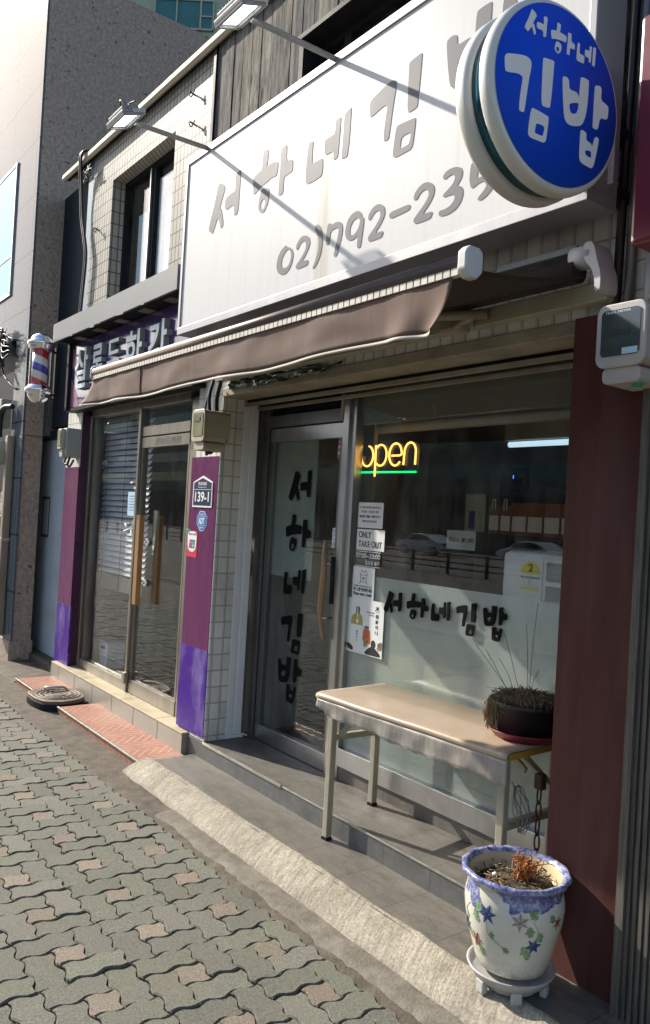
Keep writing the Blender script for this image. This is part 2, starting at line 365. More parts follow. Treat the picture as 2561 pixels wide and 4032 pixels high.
def m_bevel():
    m, t, b = node_mat('rough poured cement ramp')
    tc = N(t, 'ShaderNodeTexCoord'); x, y, z = sep(t, tc.outputs['Object'])
    v2 = coords(t); n2 = noise_tex(t, v2, 4, 10, .75); n3 = noise_tex(t, v2, 95, 5, .85)
    v = comb(t, math_n(t, 'ADD', math_n(t, 'MULTIPLY', x, 8), math_n(t, 'MULTIPLY', y, 4)), math_n(t, 'MULTIPLY', y, 1.0), z)
    n = noise_tex(t, v, 9, 9, .8)
    c = mix(t, ramp(t, n2, [(.32, 0), (.68, 1)]), (.25, .22, .17), (.43, .39, .31))
    c = mix(t, 1, c, ramp(t, n, [(.38, .66), (.5, 1.0), (.62, 1.2)]), 'MULTIPLY')
    c = mix(t, 1, c, ramp(t, n3, [(.34, .55), (.5, 1.0), (.68, 1.3)]), 'MULTIPLY')
    cr = N(t, 'ShaderNodeTexVoronoi', feature='DISTANCE_TO_EDGE'); cr.inputs['Scale'].default_value = .55
    wob = N(t, 'ShaderNodeVectorMath', operation='ADD'); L(t, v2, wob.inputs[0]); wn = N(t, 'ShaderNodeTexNoise'); wn.inputs['Scale'].default_value = 6; L(t, v2, wn.inputs['Vector']); L(t, wn.outputs['Color'], wob.inputs[1]); L(t, wob.outputs[0], cr.inputs['Vector'])
    ck = math_n(t, 'LESS_THAN', cr.outputs['Distance'], .006)
    c = mix(t, math_n(t, 'MULTIPLY', ck, .25), c, (.10, .085, .065))
    L(t, c, b.inputs['Base Color']); b.inputs['Roughness'].default_value = .92
    bump(t, b, math_n(t, 'SUBTRACT', math_n(t, 'ADD', math_n(t, 'MULTIPLY', n, .8), math_n(t, 'MULTIPLY', n3, .6)), ck), .8, .010); return m
MT['bevel'] = m_bevel()

def m_ribbed():
    m, t, b = node_mat('ribbed grey timber panel')
    tc = N(t, 'ShaderNodeTexCoord'); x, y, z = sep(t, tc.outputs['Object'])
    v = comb(t, math_n(t, 'MULTIPLY', math_n(t, 'ADD', x, y), 30), 0, math_n(t, 'MULTIPLY', z, 1.0))
    n = noise_tex(t, v, 4, 8, .7)
    c = mix(t, ramp(t, n, [(.35, 0), (.65, 1)]), (.04, .037, .032), (.13, .112, .088))
    L(t, c, b.inputs['Base Color']); b.inputs['Roughness'].default_value = .7; bump(t, b, n, .3, .003); return m
MT['ribbed'] = m_ribbed()

def m_cloth():
    m, t, b = node_mat('cream vinyl tablecloth')
    v = coords(t); n = noise_tex(t, v, 4, 6, .6); n2 = noise_tex(t, v, 30, 4)
    c = mix(t, ramp(t, n, [(.35, 0), (.7, 1)]), (.36, .275, .19), (.43, .34, .25))
    L(t, c, b.inputs['Base Color']); b.inputs['Roughness'].default_value = .3
    b.inputs['Coat Weight'].default_value = .25; b.inputs['Coat Roughness'].default_value = .2
    bump(t, b, n2, .1, .004); return m
MT['cloth'] = m_cloth()
def m_skirt():
    m = bpy.data.materials.new('grubby see through cloth edge'); m.use_nodes = True; t = m.node_tree; b = t.nodes['Principled BSDF']; o = t.nodes['Material Output']
    v = coords(t, (3, 1, .6)); n = noise_tex(t, v, 9, 8, .7)
    c = mix(t, ramp(t, n, [(.35, 0), (.65, 1)]), (.24, .21, .18), (.40, .37, .33)); L(t, c, b.inputs['Base Color'])
    b.inputs['Roughness'].default_value = .3
    tr = N(t, 'ShaderNodeBsdfTransparent'); mx = N(t, 'ShaderNodeMixShader'); mx.inputs[0].default_value = .22
    L(t, b.outputs[0], mx.inputs[1]); L(t, tr.outputs[0], mx.inputs[2]); L(t, mx.outputs[0], o.inputs[0]); return m
MT['skirt'] = m_skirt()
def m_spiral():
    m, t, b = node_mat('red white blue barber stripe')
    tc = N(t, 'ShaderNodeTexCoord'); x, y, z = sep(t, tc.outputs['Object'])
    a = math_n(t, 'DIVIDE', math_n(t, 'ARCTAN2', y, x), 2 * math.pi)
    f = math_n(t, 'FRACT', math_n(t, 'ADD', math_n(t, 'ADD', math_n(t, 'MULTIPLY', z, 3.7), a), 10.35))
    r = N(t, 'ShaderNodeValToRGB'); r.color_ramp.interpolation = 'CONSTANT'; e = r.color_ramp.elements
    while len(e) < 4: e.new(.5)
    for el, (p, c) in zip(e, [(0, (.55, .02, .03)), (.25, (.72, .66, .63)), (.5, (.03, .03, .36)), (.75, (.72, .66, .63))]):
        el.position = p; el.color = (*c, 1)
    L(t, f, r.inputs[0]); L(t, r.outputs[0], b.inputs['Base Color']); b.inputs['Roughness'].default_value = .3; return m
MT['spiral'] = m_spiral()
def m_pot():
    m, t, b = node_mat('cream glazed pot with blue sponge work')
    tc = N(t, 'ShaderNodeTexCoord'); x, y, z = sep(t, tc.outputs['Object'])
    v = coords(t); n = noise_tex(t, v, 55, 4, .8); n2 = noise_tex(t, v, 7, 3, .5); n3 = noise_tex(t, v, 4, 6)
    c = mix(t, ramp(t, n3, [(.35, 0), (.7, 1)]), (.52, .50, .42), (.62, .60, .52))
    band = math_n(t, 'ADD', .338, math_n(t, 'MULTIPLY', math_n(t, 'SUBTRACT', n2, .5), -.30))
    mk = math_n(t, 'GREATER_THAN', z, band)
    sp = ramp(t, n, [(.35, .35), (.5, .8), (.65, 1)])
    c = mix(t, math_n(t, 'MULTIPLY', mk, sp), c, (.018, .035, .24))
    rim = math_n(t, 'GREATER_THAN', z, .378)
    c = mix(t, math_n(t, 'MULTIPLY', rim, math_n(t, 'SUBTRACT', 1, sp)), c, (.45, .48, .6))
    low = N(t, 'ShaderNodeMapRange'); L(t, z, low.inputs[0]); low.inputs[1].default_value = .06; low.inputs[2].default_value = .14; low.inputs[3].default_value = .6; low.inputs[4].default_value = 0
    c = mix(t, math_n(t, 'MULTIPLY', low.outputs[0], ramp(t, n, [(.4, 0), (.6, 1)])), c, (.22, .17, .10))
    L(t, c, b.inputs['Base Color']); b.inputs['Roughness'].default_value = .22; b.inputs['Coat Weight'].default_value = .4; return m
MT['pot'] = m_pot()
MT['pot_inner'] = mat('cream glaze', (.55, .46, .28), .3, var=.15)
MT['disc_blue'] = mat('blue sign face', (.004, .07, .62), .5, var=.04, spec=.15)
MT['disc_white'] = mat('white letter film', (.78, .78, .76), .5, var=.04, spec=.2)
MT['disc_gap'] = mat('teal mirror strip', (.02, .13, .17), .12, .6, var=.5, scale=12)
MT['led'] = emit('glowing lamp panel', (.9, 1.0, 1.0), 3.0)  # white panel given its own glow
MT['neon_y'] = emit('amber neon tube', (1.0, .50, .10), 1.6)
MT['neon_g'] = emit('green neon tube', (.0, 1.0, .22), .9)
MT['warm_lamp'] = emit('warm ceiling lamp', (1.0, .5, .08), 3)
MT['cool_lamp'] = emit('fluorescent tube', (.62, .85, 1.0), .55)
MT['tv_dot'] = emit('blue standby light', (.1, .2, 1.0), 1.5)
MT['orange_lamp'] = emit('orange panel', (1, .2, .05), .4)
# ------------------------------------------------------------------ helpers
def root_of(o):
    while o.parent: o = o.parent
    return o
def tag(o, label=None, cat=None, group=None, kind=None):
    for k, v in (('label', label), ('category', cat), ('group', group), ('kind', kind)):
        if v: o[k] = v
    return o
def thing(name, label, cat, loc=(0, 0, 0), group=None):
    o = bpy.data.objects.new(name, None); COL.objects.link(o); o.location = loc; o.empty_display_size = .1
    return tag(o, label, cat, group)

class MB:
    """collects shapes, given in world metres, into one mesh"""
    def __init__(self): self.v = []; self.f = []; self.sm = []; self.mi = []; self.cur = 0; self.mats = []
    def add(self, vs, fs, smooth=False):
        n = len(self.v); self.v += [tuple(p) for p in vs]; self.f += [[i + n for i in f] for f in fs]
        self.sm += [smooth] * len(fs); self.mi += [self.cur] * len(fs); return self
    def box(self, x0, x1, y0, y1, z0, z1):
        vs = [(x0, y0, z0), (x1, y0, z0), (x1, y1, z0), (x0, y1, z0), (x0, y0, z1), (x1, y0, z1), (x1, y1, z1), (x0, y1, z1)]
        return self.add(vs, [(0, 3, 2, 1), (4, 5, 6, 7), (0, 1, 5, 4), (1, 2, 6, 5), (2, 3, 7, 6), (3, 0, 4, 7)])
    def obox(self, c, sx, sy, sz, M):
        vs = [Vector(c) + M @ Vector((sx * a / 2, sy * b / 2, sz * d / 2)) for d in (-1, 1) for a, b in ((-1, -1), (1, -1), (1, 1), (-1, 1))]
        return self.add(vs, [(0, 3, 2, 1), (4, 5, 6, 7), (0, 1, 5, 4), (1, 2, 6, 5), (2, 3, 7, 6), (3, 0, 4, 7)])
    def tube(self, pts, r, n=10, cap=True):
        pts = [Vector(p) for p in pts]; rs = r if isinstance(r, (list, tuple)) else [r] * len(pts)
        vs = []; up = None
        for i, p in enumerate(pts):
            d = (pts[min(i + 1, len(pts) - 1)] - pts[max(i - 1, 0)]).normalized()
            if up is None: up = Vector((0, 0, 1)) if abs(d.z) < .9 else Vector((0, 1, 0))
            a = d.cross(up).normalized(); b = a.cross(d).normalized(); up = b
            vs += [p + (a * math.cos(2 * math.pi * k / n) + b * math.sin(2 * math.pi * k / n)) * rs[i] for k in range(n)]
        fs = [(i * n + k, i * n + (k + 1) % n, (i + 1) * n + (k + 1) % n, (i + 1) * n + k) for i in range(len(pts) - 1) for k in range(n)]
        self.add(vs, fs, True)
        if cap:
            m = len(self.v) - len(vs)
            self.f += [[m + k for k in range(n)][::-1], [m + (len(pts) - 1) * n + k for k in range(n)]]
            self.sm += [False] * 2; self.mi += [self.cur] * 2
        return self
    def lathe(self, c, prof, n=40, M=None, wob=None, cap=True):
        """prof: (radius, height) pairs"""
        c = Vector(c); vs = []
        for r, h in prof:
            for k in range(n):
                a = 2 * math.pi * k / n; q = r * (1 + (wob(a, h) if wob else 0))
                p = Vector((q * math.cos(a), q * math.sin(a), h)); vs.append(c + (M @ p if M else p))
        fs = [(i * n + k, i * n + (k + 1) % n, (i + 1) * n + (k + 1) % n, (i + 1) * n + k) for i in range(len(prof) - 1) for k in range(n)]
        self.add(vs, fs, True); m = len(self.v) - len(vs)
        if cap and prof[0][0] > .004: self.f.append([m + k for k in range(n)][::-1]); self.sm.append(False); self.mi.append(self.cur)
        if cap and prof[-1][0] > .004: self.f.append([m + (len(prof) - 1) * n + k for k in range(n)]); self.sm.append(False); self.mi.append(self.cur)
        return self
    def prism(self, poly, y0, y1):
        """polygon in x, z drawn through from y0 to y1"""
        n = len(poly); vs = [(x, y0, z) for x, z in poly] + [(x, y1, z) for x, z in poly]
        return self.add(vs, [list(range(n)), list(range(2 * n - 1, n - 1, -1))] + [(i, i + n, (i + 1) % n + n, (i + 1) % n) for i in range(n)])
    def prism_x(self, poly, x0, x1):
        """polygon in y, z drawn through from x0 to x1"""
        n = len(poly); vs = [(x0, y, z) for y, z in poly] + [(x1, y, z) for y, z in poly]
        return self.add(vs, [list(range(n)), list(range(2 * n - 1, n - 1, -1))] + [(i, i + n, (i + 1) % n + n, (i + 1) % n) for i in range(n)])
    def build(self, name, m, parent=None, bevel=0, seg=2):
        me = bpy.data.meshes.new(name); off = root_of(parent).location if parent else Vector()
        me.from_pydata([Vector(p) - off for p in self.v], [], self.f); me.validate()
        for x in (m if isinstance(m, (list, tuple)) else [m]): me.materials.append(MT[x] if isinstance(x, str) else x)
        if len(me.polygons) == len(self.sm):
            me.polygons.foreach_set('use_smooth', self.sm); me.polygons.foreach_set('material_index', self.mi)
        bm = bmesh.new(); bm.from_mesh(me); bmesh.ops.recalc_face_normals(bm, faces=bm.faces); bm.to_mesh(me); bm.free()
        o = bpy.data.objects.new(name, me); COL.objects.link(o)
        if parent: o.parent = parent
        if bevel:
            b = o.modifiers.new('bevel', 'BEVEL'); b.width = bevel; b.segments = seg; b.limit_method = 'ANGLE'; b.angle_limit = R(40)
        return o

XZ = Matrix.Rotation(R(90), 4, 'X')          # a flat drawing stood up to face the street
def chaikin(p, it=1):
    for _ in range(it):
        q = []
        for i in range(len(p)):
            a = p[i]; b = p[(i + 1) % len(p)]
            q += [(a[0] * .8 + b[0] * .2, a[1] * .8 + b[1] * .2), (a[0] * .2 + b[0] * .8, a[1] * .2 + b[1] * .8)]
        p = q
    return p
def curve_to_part(cu, M, name, m, parent):
    tmp = bpy.data.objects.new('tmp', cu); COL.objects.link(tmp)
    dg = bpy.context.evaluated_depsgraph_get(); dg.update()
    me = bpy.data.meshes.new_from_object(tmp.evaluated_get(dg)); bpy.data.objects.remove(tmp); 
    me.transform(M)
    if parent: me.transform(Matrix.Translation(-root_of(parent).location))
    me.materials.clear(); me.materials.append(MT[m]); me.name = name
    me.polygons.foreach_set('use_smooth', [False] * len(me.polygons))
    o = bpy.data.objects.new(name, me); COL.objects.link(o)
    if parent: o.parent = parent
    return o
def glyphs(polys, name, m, parent, M, depth=.002, smooth=1):
    """closed outlines in 2-D (holes cut themselves out), set upright by M"""
    cu = bpy.data.curves.new(name, 'CURVE'); cu.dimensions = '2D'; cu.fill_mode = 'BOTH'; cu.extrude = depth
    for p in polys:
        p = chaikin(p, smooth) if smooth else p
        s = cu.splines.new('POLY'); s.points.add(len(p) - 1); s.use_cyclic_u = True
        for q, pt in zip(p, s.points): pt.co = (q[0], q[1], 0, 1)
    return curve_to_part(cu, M, name, m, parent)
def text(s, box, y, name, m, parent, depth=.0008, bold=0, M=None, stretch=True):
    """lettering fitted to box = (x0, x1, z0, z1) on a plane facing the street at y"""
    cu = bpy.data.curves.new(name, 'FONT'); cu.body = s; cu.size = 1; cu.extrude = 0; cu.offset = bold
    tmp = bpy.data.objects.new('tmp', cu); COL.objects.link(tmp)
    dg = bpy.context.evaluated_depsgraph_get(); dg.update()
    me = bpy.data.meshes.new_from_object(tmp.evaluated_get(dg)); bpy.data.objects.remove(tmp)
    if not len(me.vertices): return None
    xs = [v.co.x for v in me.vertices]; ys = [v.co.y for v in me.vertices]
    x0, x1, z0, z1 = box; sx = (x1 - x0) / (max(xs) - min(xs)); sz = (z1 - z0) / (max(ys) - min(ys))
    if not stretch: sx = sz = min(sx, sz)
    T = Matrix.Translation((x0, z0, 0)) @ Matrix.Diagonal((sx, sz, 1, 1)) @ Matrix.Translation((-min(xs), -min(ys), 0))
    me.transform(T)
    bm = bmesh.new(); bm.from_mesh(me)
    if depth:
        r = bmesh.ops.extrude_face_region(bm, geom=bm.faces[:])
        bmesh.ops.translate(bm, vec=(0, 0, depth), verts=[e for e in r['geom'] if isinstance(e, bmesh.types.BMVert)])
        bmesh.ops.recalc_face_normals(bm, faces=bm.faces)
    bm.to_mesh(me); bm.free()
    me.transform(M if M else Matrix.Translation((0, y, 0)) @ XZ)
    if parent: me.transform(Matrix.Translation(-root_of(parent).location))
    me.materials.clear(); me.materials.append(MT[m]); me.polygons.foreach_set('use_smooth', [False] * len(me.polygons))
    o = bpy.data.objects.new(name, me); COL.objects.link(o)
    if parent: o.parent = parent
    return o
def rect(x0, x1, z0, z1): return [(x0, z0), (x1, z0), (x1, z1), (x0, z1)]
def rrect(x0, x1, z0, z1, r, n=5):
    p = []
    for cx, cz, a0 in ((x1 - r, z1 - r, 0), (x0 + r, z1 - r, 90), (x0 + r, z0 + r, 180), (x1 - r, z0 + r, 270)):
        p += [(cx + r * math.cos(R(a0 + 90 * k / n)), cz + r * math.sin(R(a0 + 90 * k / n))) for k in range(n + 1)]
    return p
def copy_tree(o, parent=None):
    c = o.copy(); COL.objects.link(c); c.parent = parent
    for ch in list(o.children): copy_tree(ch, c)
    return c
def struct(name, mb, m, **k): return tag(mb.build(name, m, **k), kind='structure')
def spline(pts, n=8):
    pts = [Vector(p) for p in pts]; out = []
    for i in range(len(pts) - 1):
        p0 = pts[max(i - 1, 0)]; p1 = pts[i]; p2 = pts[i + 1]; p3 = pts[min(i + 2, len(pts) - 1)]
        for k in range(n):
            t = k / n
            out.append(.5 * ((2 * p1) + (p2 - p0) * t + (2 * p0 - 5 * p1 + 4 * p2 - p3) * t * t + (3 * p1 - p0 - 3 * p2 + p3) * t ** 3))
    return out + [pts[-1]]
def nz(x, y=0, z=0): return noise.noise(Vector((x, y, z)))
GL = {"g":{"seo":[[[0.264,0.986],[0.292,0.983],[0.422,0.922],[0.458,0.891],[0.491,0.826],[0.491,0.803],[0.335,0.427],[0.39,0.435],[0.409,0.409],[0.509,0.081],[0.426,0.0],[0.311,0.32],[0.167,0.04],[0.141,0.013],[0.118,0.013],[0.022,0.084],[0.0,0.118],[0.001,0.159],[0.065,0.359],[0.148,0.578],[0.208,0.789]],[[0.965,1.0],[0.988,0.981],[1.0,0.872],[0.986,0.774],[0.974,0.232],[0.95,0.156],[0.919,0.144],[0.845,0.141],[0.832,0.372],[0.527,0.336],[0.524,0.597],[0.735,0.629],[0.821,0.625],[0.846,0.655],[0.829,0.924],[0.847,0.963],[0.883,0.982]]],"ha":[[[0.24,0.983],[0.25,1.0],[0.315,0.996],[0.367,0.983],[0.379,0.945],[0.359,0.749],[0.324,0.72],[0.525,0.719],[0.584,0.704],[0.638,0.677],[0.637,0.6],[0.618,0.505],[0.596,0.482],[0.564,0.478],[0.497,0.491],[0.365,0.459],[0.214,0.438],[0.049,0.366],[0.027,0.417],[0.0,0.565],[0.002,0.64],[0.069,0.675],[0.155,0.692],[0.224,0.701]],[[0.348,0.377],[0.4,0.363],[0.436,0.336],[0.453,0.294],[0.45,0.181],[0.417,0.088],[0.356,0.013],[0.315,0.0],[0.262,0.013],[0.216,0.047],[0.186,0.109],[0.185,0.194],[0.21,0.291],[0.23,0.359],[0.262,0.385]],[[0.312,0.21],[0.356,0.198],[0.364,0.146],[0.343,0.07],[0.307,0.052],[0.275,0.062],[0.249,0.1],[0.244,0.154],[0.27,0.209]],[[0.696,0.844],[0.707,0.865],[0.801,0.876],[0.832,0.868],[0.841,0.614],[0.997,0.596],[1.0,0.448],[0.988,0.41],[0.829,0.394],[0.802,0.378],[0.799,0.197],[0.785,0.136],[0.692,0.14],[0.684,0.175],[0.687,0.378],[0.697,0.619]]],"ne":[[[0.03,0.79],[0.048,0.8],[0.128,0.794],[0.141,0.777],[0.136,0.43],[0.148,0.36],[0.268,0.355],[0.386,0.359],[0.404,0.315],[0.411,0.155],[0.393,0.033],[0.341,0.017],[0.198,0.0],[0.064,0.002],[0.032,0.025],[0.003,0.079],[0.0,0.365],[0.009,0.571]],[[0.664,0.919],[0.689,0.934],[0.761,0.94],[0.777,0.918],[0.767,0.545],[0.754,0.254],[0.735,0.212],[0.685,0.202],[0.653,0.212],[0.65,0.376],[0.432,0.376],[0.429,0.654],[0.451,0.677],[0.617,0.683],[0.65,0.695],[0.662,0.757]],[[0.852,0.936],[0.886,0.959],[0.986,1.0],[1.0,0.964],[0.993,0.423],[0.969,0.159],[0.949,0.133],[0.856,0.137],[0.838,0.159],[0.848,0.49]]],"gim":[[[0.0,0.758],[0.016,0.797],[0.064,0.823],[0.335,0.882],[0.45,0.892],[0.508,0.874],[0.529,0.854],[0.535,0.799],[0.508,0.691],[0.484,0.555],[0.441,0.27],[0.424,0.248],[0.362,0.246],[0.336,0.26],[0.336,0.397],[0.373,0.606],[0.37,0.64],[0.34,0.65],[0.281,0.655],[0.037,0.606],[0.017,0.648]],[[0.763,0.962],[0.78,0.977],[0.838,0.987],[0.987,1.0],[1.0,0.983],[0.996,0.905],[0.98,0.613],[0.961,0.45],[0.945,0.435],[0.901,0.428],[0.807,0.424],[0.792,0.437],[0.776,0.489],[0.767,0.695]],[[0.59,0.342],[0.618,0.347],[0.72,0.345],[0.919,0.333],[0.943,0.323],[0.944,0.266],[0.919,0.068],[0.904,0.031],[0.871,0.009],[0.817,0.007],[0.615,0.0],[0.567,0.012],[0.541,0.034],[0.54,0.092],[0.568,0.285]],[[0.698,0.197],[0.87,0.201],[0.863,0.136],[0.841,0.08],[0.81,0.076],[0.691,0.073],[0.672,0.084],[0.681,0.137]]],"bap":[[[0.0,0.881],[0.039,0.902],[0.088,0.906],[0.136,0.884],[0.146,0.785],[0.299,0.792],[0.344,0.767],[0.36,0.725],[0.369,0.982],[0.406,0.997],[0.543,0.999],[0.547,0.963],[0.544,0.737],[0.517,0.581],[0.467,0.475],[0.404,0.426],[0.239,0.386],[0.139,0.39],[0.076,0.446],[0.029,0.671]],[[0.162,0.626],[0.361,0.69],[0.352,0.611],[0.323,0.555],[0.267,0.531],[0.209,0.527],[0.175,0.564]],[[0.677,0.962],[0.713,0.988],[0.796,1.0],[0.826,0.975],[0.822,0.841],[0.958,0.821],[1.0,0.795],[0.99,0.649],[0.825,0.634],[0.788,0.478],[0.692,0.476],[0.677,0.491]],[[0.425,0.385],[0.466,0.398],[0.554,0.385],[0.553,0.301],[0.668,0.287],[0.686,0.24],[0.736,0.389],[0.824,0.392],[0.809,0.279],[0.744,0.047],[0.697,0.0],[0.462,0.018],[0.427,0.074]],[[0.544,0.185],[0.676,0.202],[0.685,0.117],[0.554,0.128]]]},"bb":{"seo":[[-4.2536,3.2559],[-3.905,3.5444]],"ha":[[-3.7686,3.2289],[-3.3803,3.5693]],"ne":[[-3.2581,3.2568],[-2.9142,3.5177]],"gim":[[-2.7798,3.1733],[-2.4492,3.5684]],"bap":[[0.0149,2.7296],[0.2276,2.9901]]},"dig":{"0":[[[-3.4082,2.9938],[-3.3964,2.9917],[-3.3912,2.9813],[-3.3692,2.9776],[-3.3441,2.9613],[-3.3301,2.941],[-3.3294,2.9145],[-3.3425,2.8797],[-3.37,2.8535],[-3.3997,2.8445],[-3.431,2.8485],[-3.4606,2.8651],[-3.4772,2.89],[-3.4801,2.9179],[-3.4694,2.9504],[-3.4446,2.9794]],[[-3.3885,2.9681],[-3.368,2.9659],[-3.3512,2.946],[-3.3485,2.9189],[-3.3604,2.8912],[-3.3826,2.8771],[-3.41,2.8785],[-3.4283,2.889],[-3.4358,2.908],[-3.4294,2.9335],[-3.4112,2.9562]]],"2a":[[[-3.3078,2.9621],[-3.3026,2.9759],[-3.2848,2.994],[-3.26,3.0046],[-3.2343,3.0037],[-3.2077,2.9915],[-3.1903,2.9744],[-3.1869,2.9515],[-3.1984,2.9286],[-3.2238,2.8977],[-3.2493,2.8776],[-3.2026,2.8752],[-3.1925,2.8685],[-3.1975,2.855],[-3.2062,2.8477],[-3.2797,2.8453],[-3.2968,2.8527],[-3.3011,2.863],[-3.2954,2.8711],[-3.25,2.9038],[-3.2268,2.928],[-3.2193,2.9483],[-3.2242,2.9661],[-3.2379,2.9761],[-3.254,2.9771],[-3.2726,2.9686],[-3.2869,2.9496],[-3.2963,2.9451],[-3.3053,2.9503]]],")":[[[-3.152,3.0267],[-3.1402,3.0316],[-3.1277,3.0287],[-3.108,3.0134],[-3.0933,2.9863],[-3.0843,2.9553],[-3.0859,2.9091],[-3.0947,2.8752],[-3.1128,2.8434],[-3.1353,2.823],[-3.1503,2.819],[-3.1553,2.8256],[-3.1378,2.849],[-3.1202,2.8884],[-3.1144,2.9231],[-3.1176,2.9564],[-3.1326,2.9854],[-3.1533,3.0089]]],"7":[[[-3.0478,3.0085],[-3.0333,3.0107],[-3.0211,3.005],[-3.0176,2.9988],[-2.9862,3.0029],[-2.9571,2.9976],[-2.9392,2.987],[-2.9302,2.969],[-2.9294,2.941],[-2.9398,2.9019],[-2.9551,2.8534],[-2.968,2.8389],[-2.9795,2.8387],[-2.9877,2.8469],[-2.9847,2.8638],[-2.9711,2.9026],[-2.9605,2.9419],[-2.9584,2.9623],[-2.9691,2.9728],[-2.9893,2.9745],[-3.0235,2.9685],[-3.025,2.9228],[-3.0326,2.9105],[-3.0473,2.9098],[-3.0541,2.9193],[-3.0545,2.955],[-3.0523,2.9936]]],"9":[[[-2.829,3.0132],[-2.8125,3.0076],[-2.7952,2.9928],[-2.7883,2.9741],[-2.7756,2.9673],[-2.7749,2.942],[-2.7811,2.8932],[-2.7873,2.8444],[-2.7972,2.8366],[-2.8108,2.8399],[-2.8155,2.8512],[-2.8135,2.8997],[-2.8364,2.8868],[-2.8634,2.8849],[-2.8861,2.8939],[-2.9014,2.9097],[-2.909,2.9324],[-2.9059,2.9592],[-2.8921,2.99],[-2.8638,3.0098]],[[-2.8261,2.9809],[-2.8121,2.9737],[-2.8033,2.9646],[-2.8043,2.9463],[-2.8158,2.9256],[-2.8359,2.9104],[-2.8545,2.9066],[-2.8672,2.9149],[-2.8743,2.927],[-2.8721,2.9504],[-2.8551,2.9733]]],"2c":[[[-2.4523,2.965],[-2.4471,2.9808],[-2.4262,2.9987],[-2.4,3.0079],[-2.3732,3.0055],[-2.3508,2.9946],[-2.3353,2.9781],[-2.3301,2.9598],[-2.3344,2.9376],[-2.356,2.9101],[-2.3954,2.8777],[-2.3439,2.8771],[-2.3348,2.8706],[-2.342,2.8541],[-2.3511,2.8481],[-2.4239,2.8477],[-2.4392,2.8527],[-2.4462,2.8649],[-2.4434,2.8745],[-2.3946,2.9108],[-2.3721,2.9316],[-2.3615,2.9488],[-2.3653,2.9669],[-2.3781,2.9764],[-2.3951,2.9774],[-2.4164,2.9683],[-2.4298,2.9516],[-2.442,2.9489],[-2.4499,2.954]]],"2b":[[[-2.7459,2.9608],[-2.741,2.9762],[-2.7215,2.9936],[-2.697,3.0026],[-2.672,3.0003],[-2.651,2.9896],[-2.6366,2.9736],[-2.6317,2.9557],[-2.6357,2.9341],[-2.6559,2.9073],[-2.6927,2.8757],[-2.6446,2.8751],[-2.6361,2.8688],[-2.6428,2.8527],[-2.6513,2.8469],[-2.7194,2.8465],[-2.7337,2.8514],[-2.7402,2.8633],[-2.7376,2.8726],[-2.692,2.908],[-2.671,2.9283],[-2.661,2.945],[-2.6646,2.9626],[-2.6766,2.9719],[-2.6924,2.9729],[-2.7124,2.964],[-2.7249,2.9477],[-2.7363,2.9451],[-2.7437,2.9501]]],"-":[[[-2.6032,2.9263],[-2.6014,2.9366],[-2.5858,2.9431],[-2.4819,2.9451],[-2.4702,2.9372],[-2.4712,2.9254],[-2.4822,2.918],[-2.5807,2.9131],[-2.5942,2.9157]]],"3":[[[-2.2864,2.9965],[-2.2839,3.0057],[-2.2664,3.0167],[-2.235,3.0199],[-2.2056,3.0137],[-2.1872,3.003],[-2.1785,2.9857],[-2.1841,2.9616],[-2.2065,2.9376],[-2.1886,2.9345],[-2.1744,2.9199],[-2.1694,2.8991],[-2.1793,2.8698],[-2.204,2.8476],[-2.2435,2.8373],[-2.2801,2.839],[-2.2968,2.8462],[-2.3,2.8577],[-2.2937,2.8659],[-2.2637,2.8642],[-2.237,2.8699],[-2.2179,2.8841],[-2.2124,2.8988],[-2.2221,2.9097],[-2.2448,2.9131],[-2.2721,2.9128],[-2.2808,2.9186],[-2.2778,2.9277],[-2.2558,2.9377],[-2.2299,2.9529],[-2.218,2.9721],[-2.2213,2.9861],[-2.2352,2.9931],[-2.2553,2.9902],[-2.2708,2.9844],[-2.2816,2.9877]]],"5":[[[-2.1336,3.0066],[-2.1396,2.9734],[-2.1404,2.9385],[-2.1306,2.91],[-2.1217,2.9035],[-2.0931,2.9145],[-2.0641,2.9151],[-2.0504,2.8953],[-2.0616,2.8799],[-2.0851,2.8634],[-2.0937,2.8548],[-2.086,2.8469],[-2.0714,2.8452],[-2.0435,2.8559],[-2.0205,2.8739],[-2.0144,2.8999],[-2.0281,2.9227],[-2.0534,2.9368],[-2.0988,2.9352],[-2.1014,2.9423],[-2.0945,2.9907],[-2.029,2.9912],[-2.0299,3.0039],[-2.0876,3.0105]]]}}
def syl(k, x0, x1, z0, z1): return [[(x0 + p[0] * (x1 - x0), z0 + p[1] * (z1 - z0)) for p in poly] for poly in GL['g'][k]]
# ------------------------------------------------------------------ the ground
g = MB(); g.box(-300, 60, -3.0, 60, -.3, -.035); struct('ground', g, 'dirt')
g = MB(); g.add([(-300, -48, -.75), (60, -48, -.75), (60, -3.2, -.15), (-300, -3.2, -.15)], [(0, 1, 2, 3)]); struct('road', g, 'road')
g = MB()
for x in (-40, -30, -20, -10, 0): g.add([(x, -20, -.370), (x + 5, -20, -.370), (x + 5, -19.85, -.368), (x, -19.85, -.368)], [(0, 1, 2, 3)])
tag(g.build('lane_marking', 'white_print'), kind='structure')
g = MB(); g.box(-300, 60, -3.2, -3.0, -.3, .0); struct('road_kerb', g, 'concrete', bevel=.015)

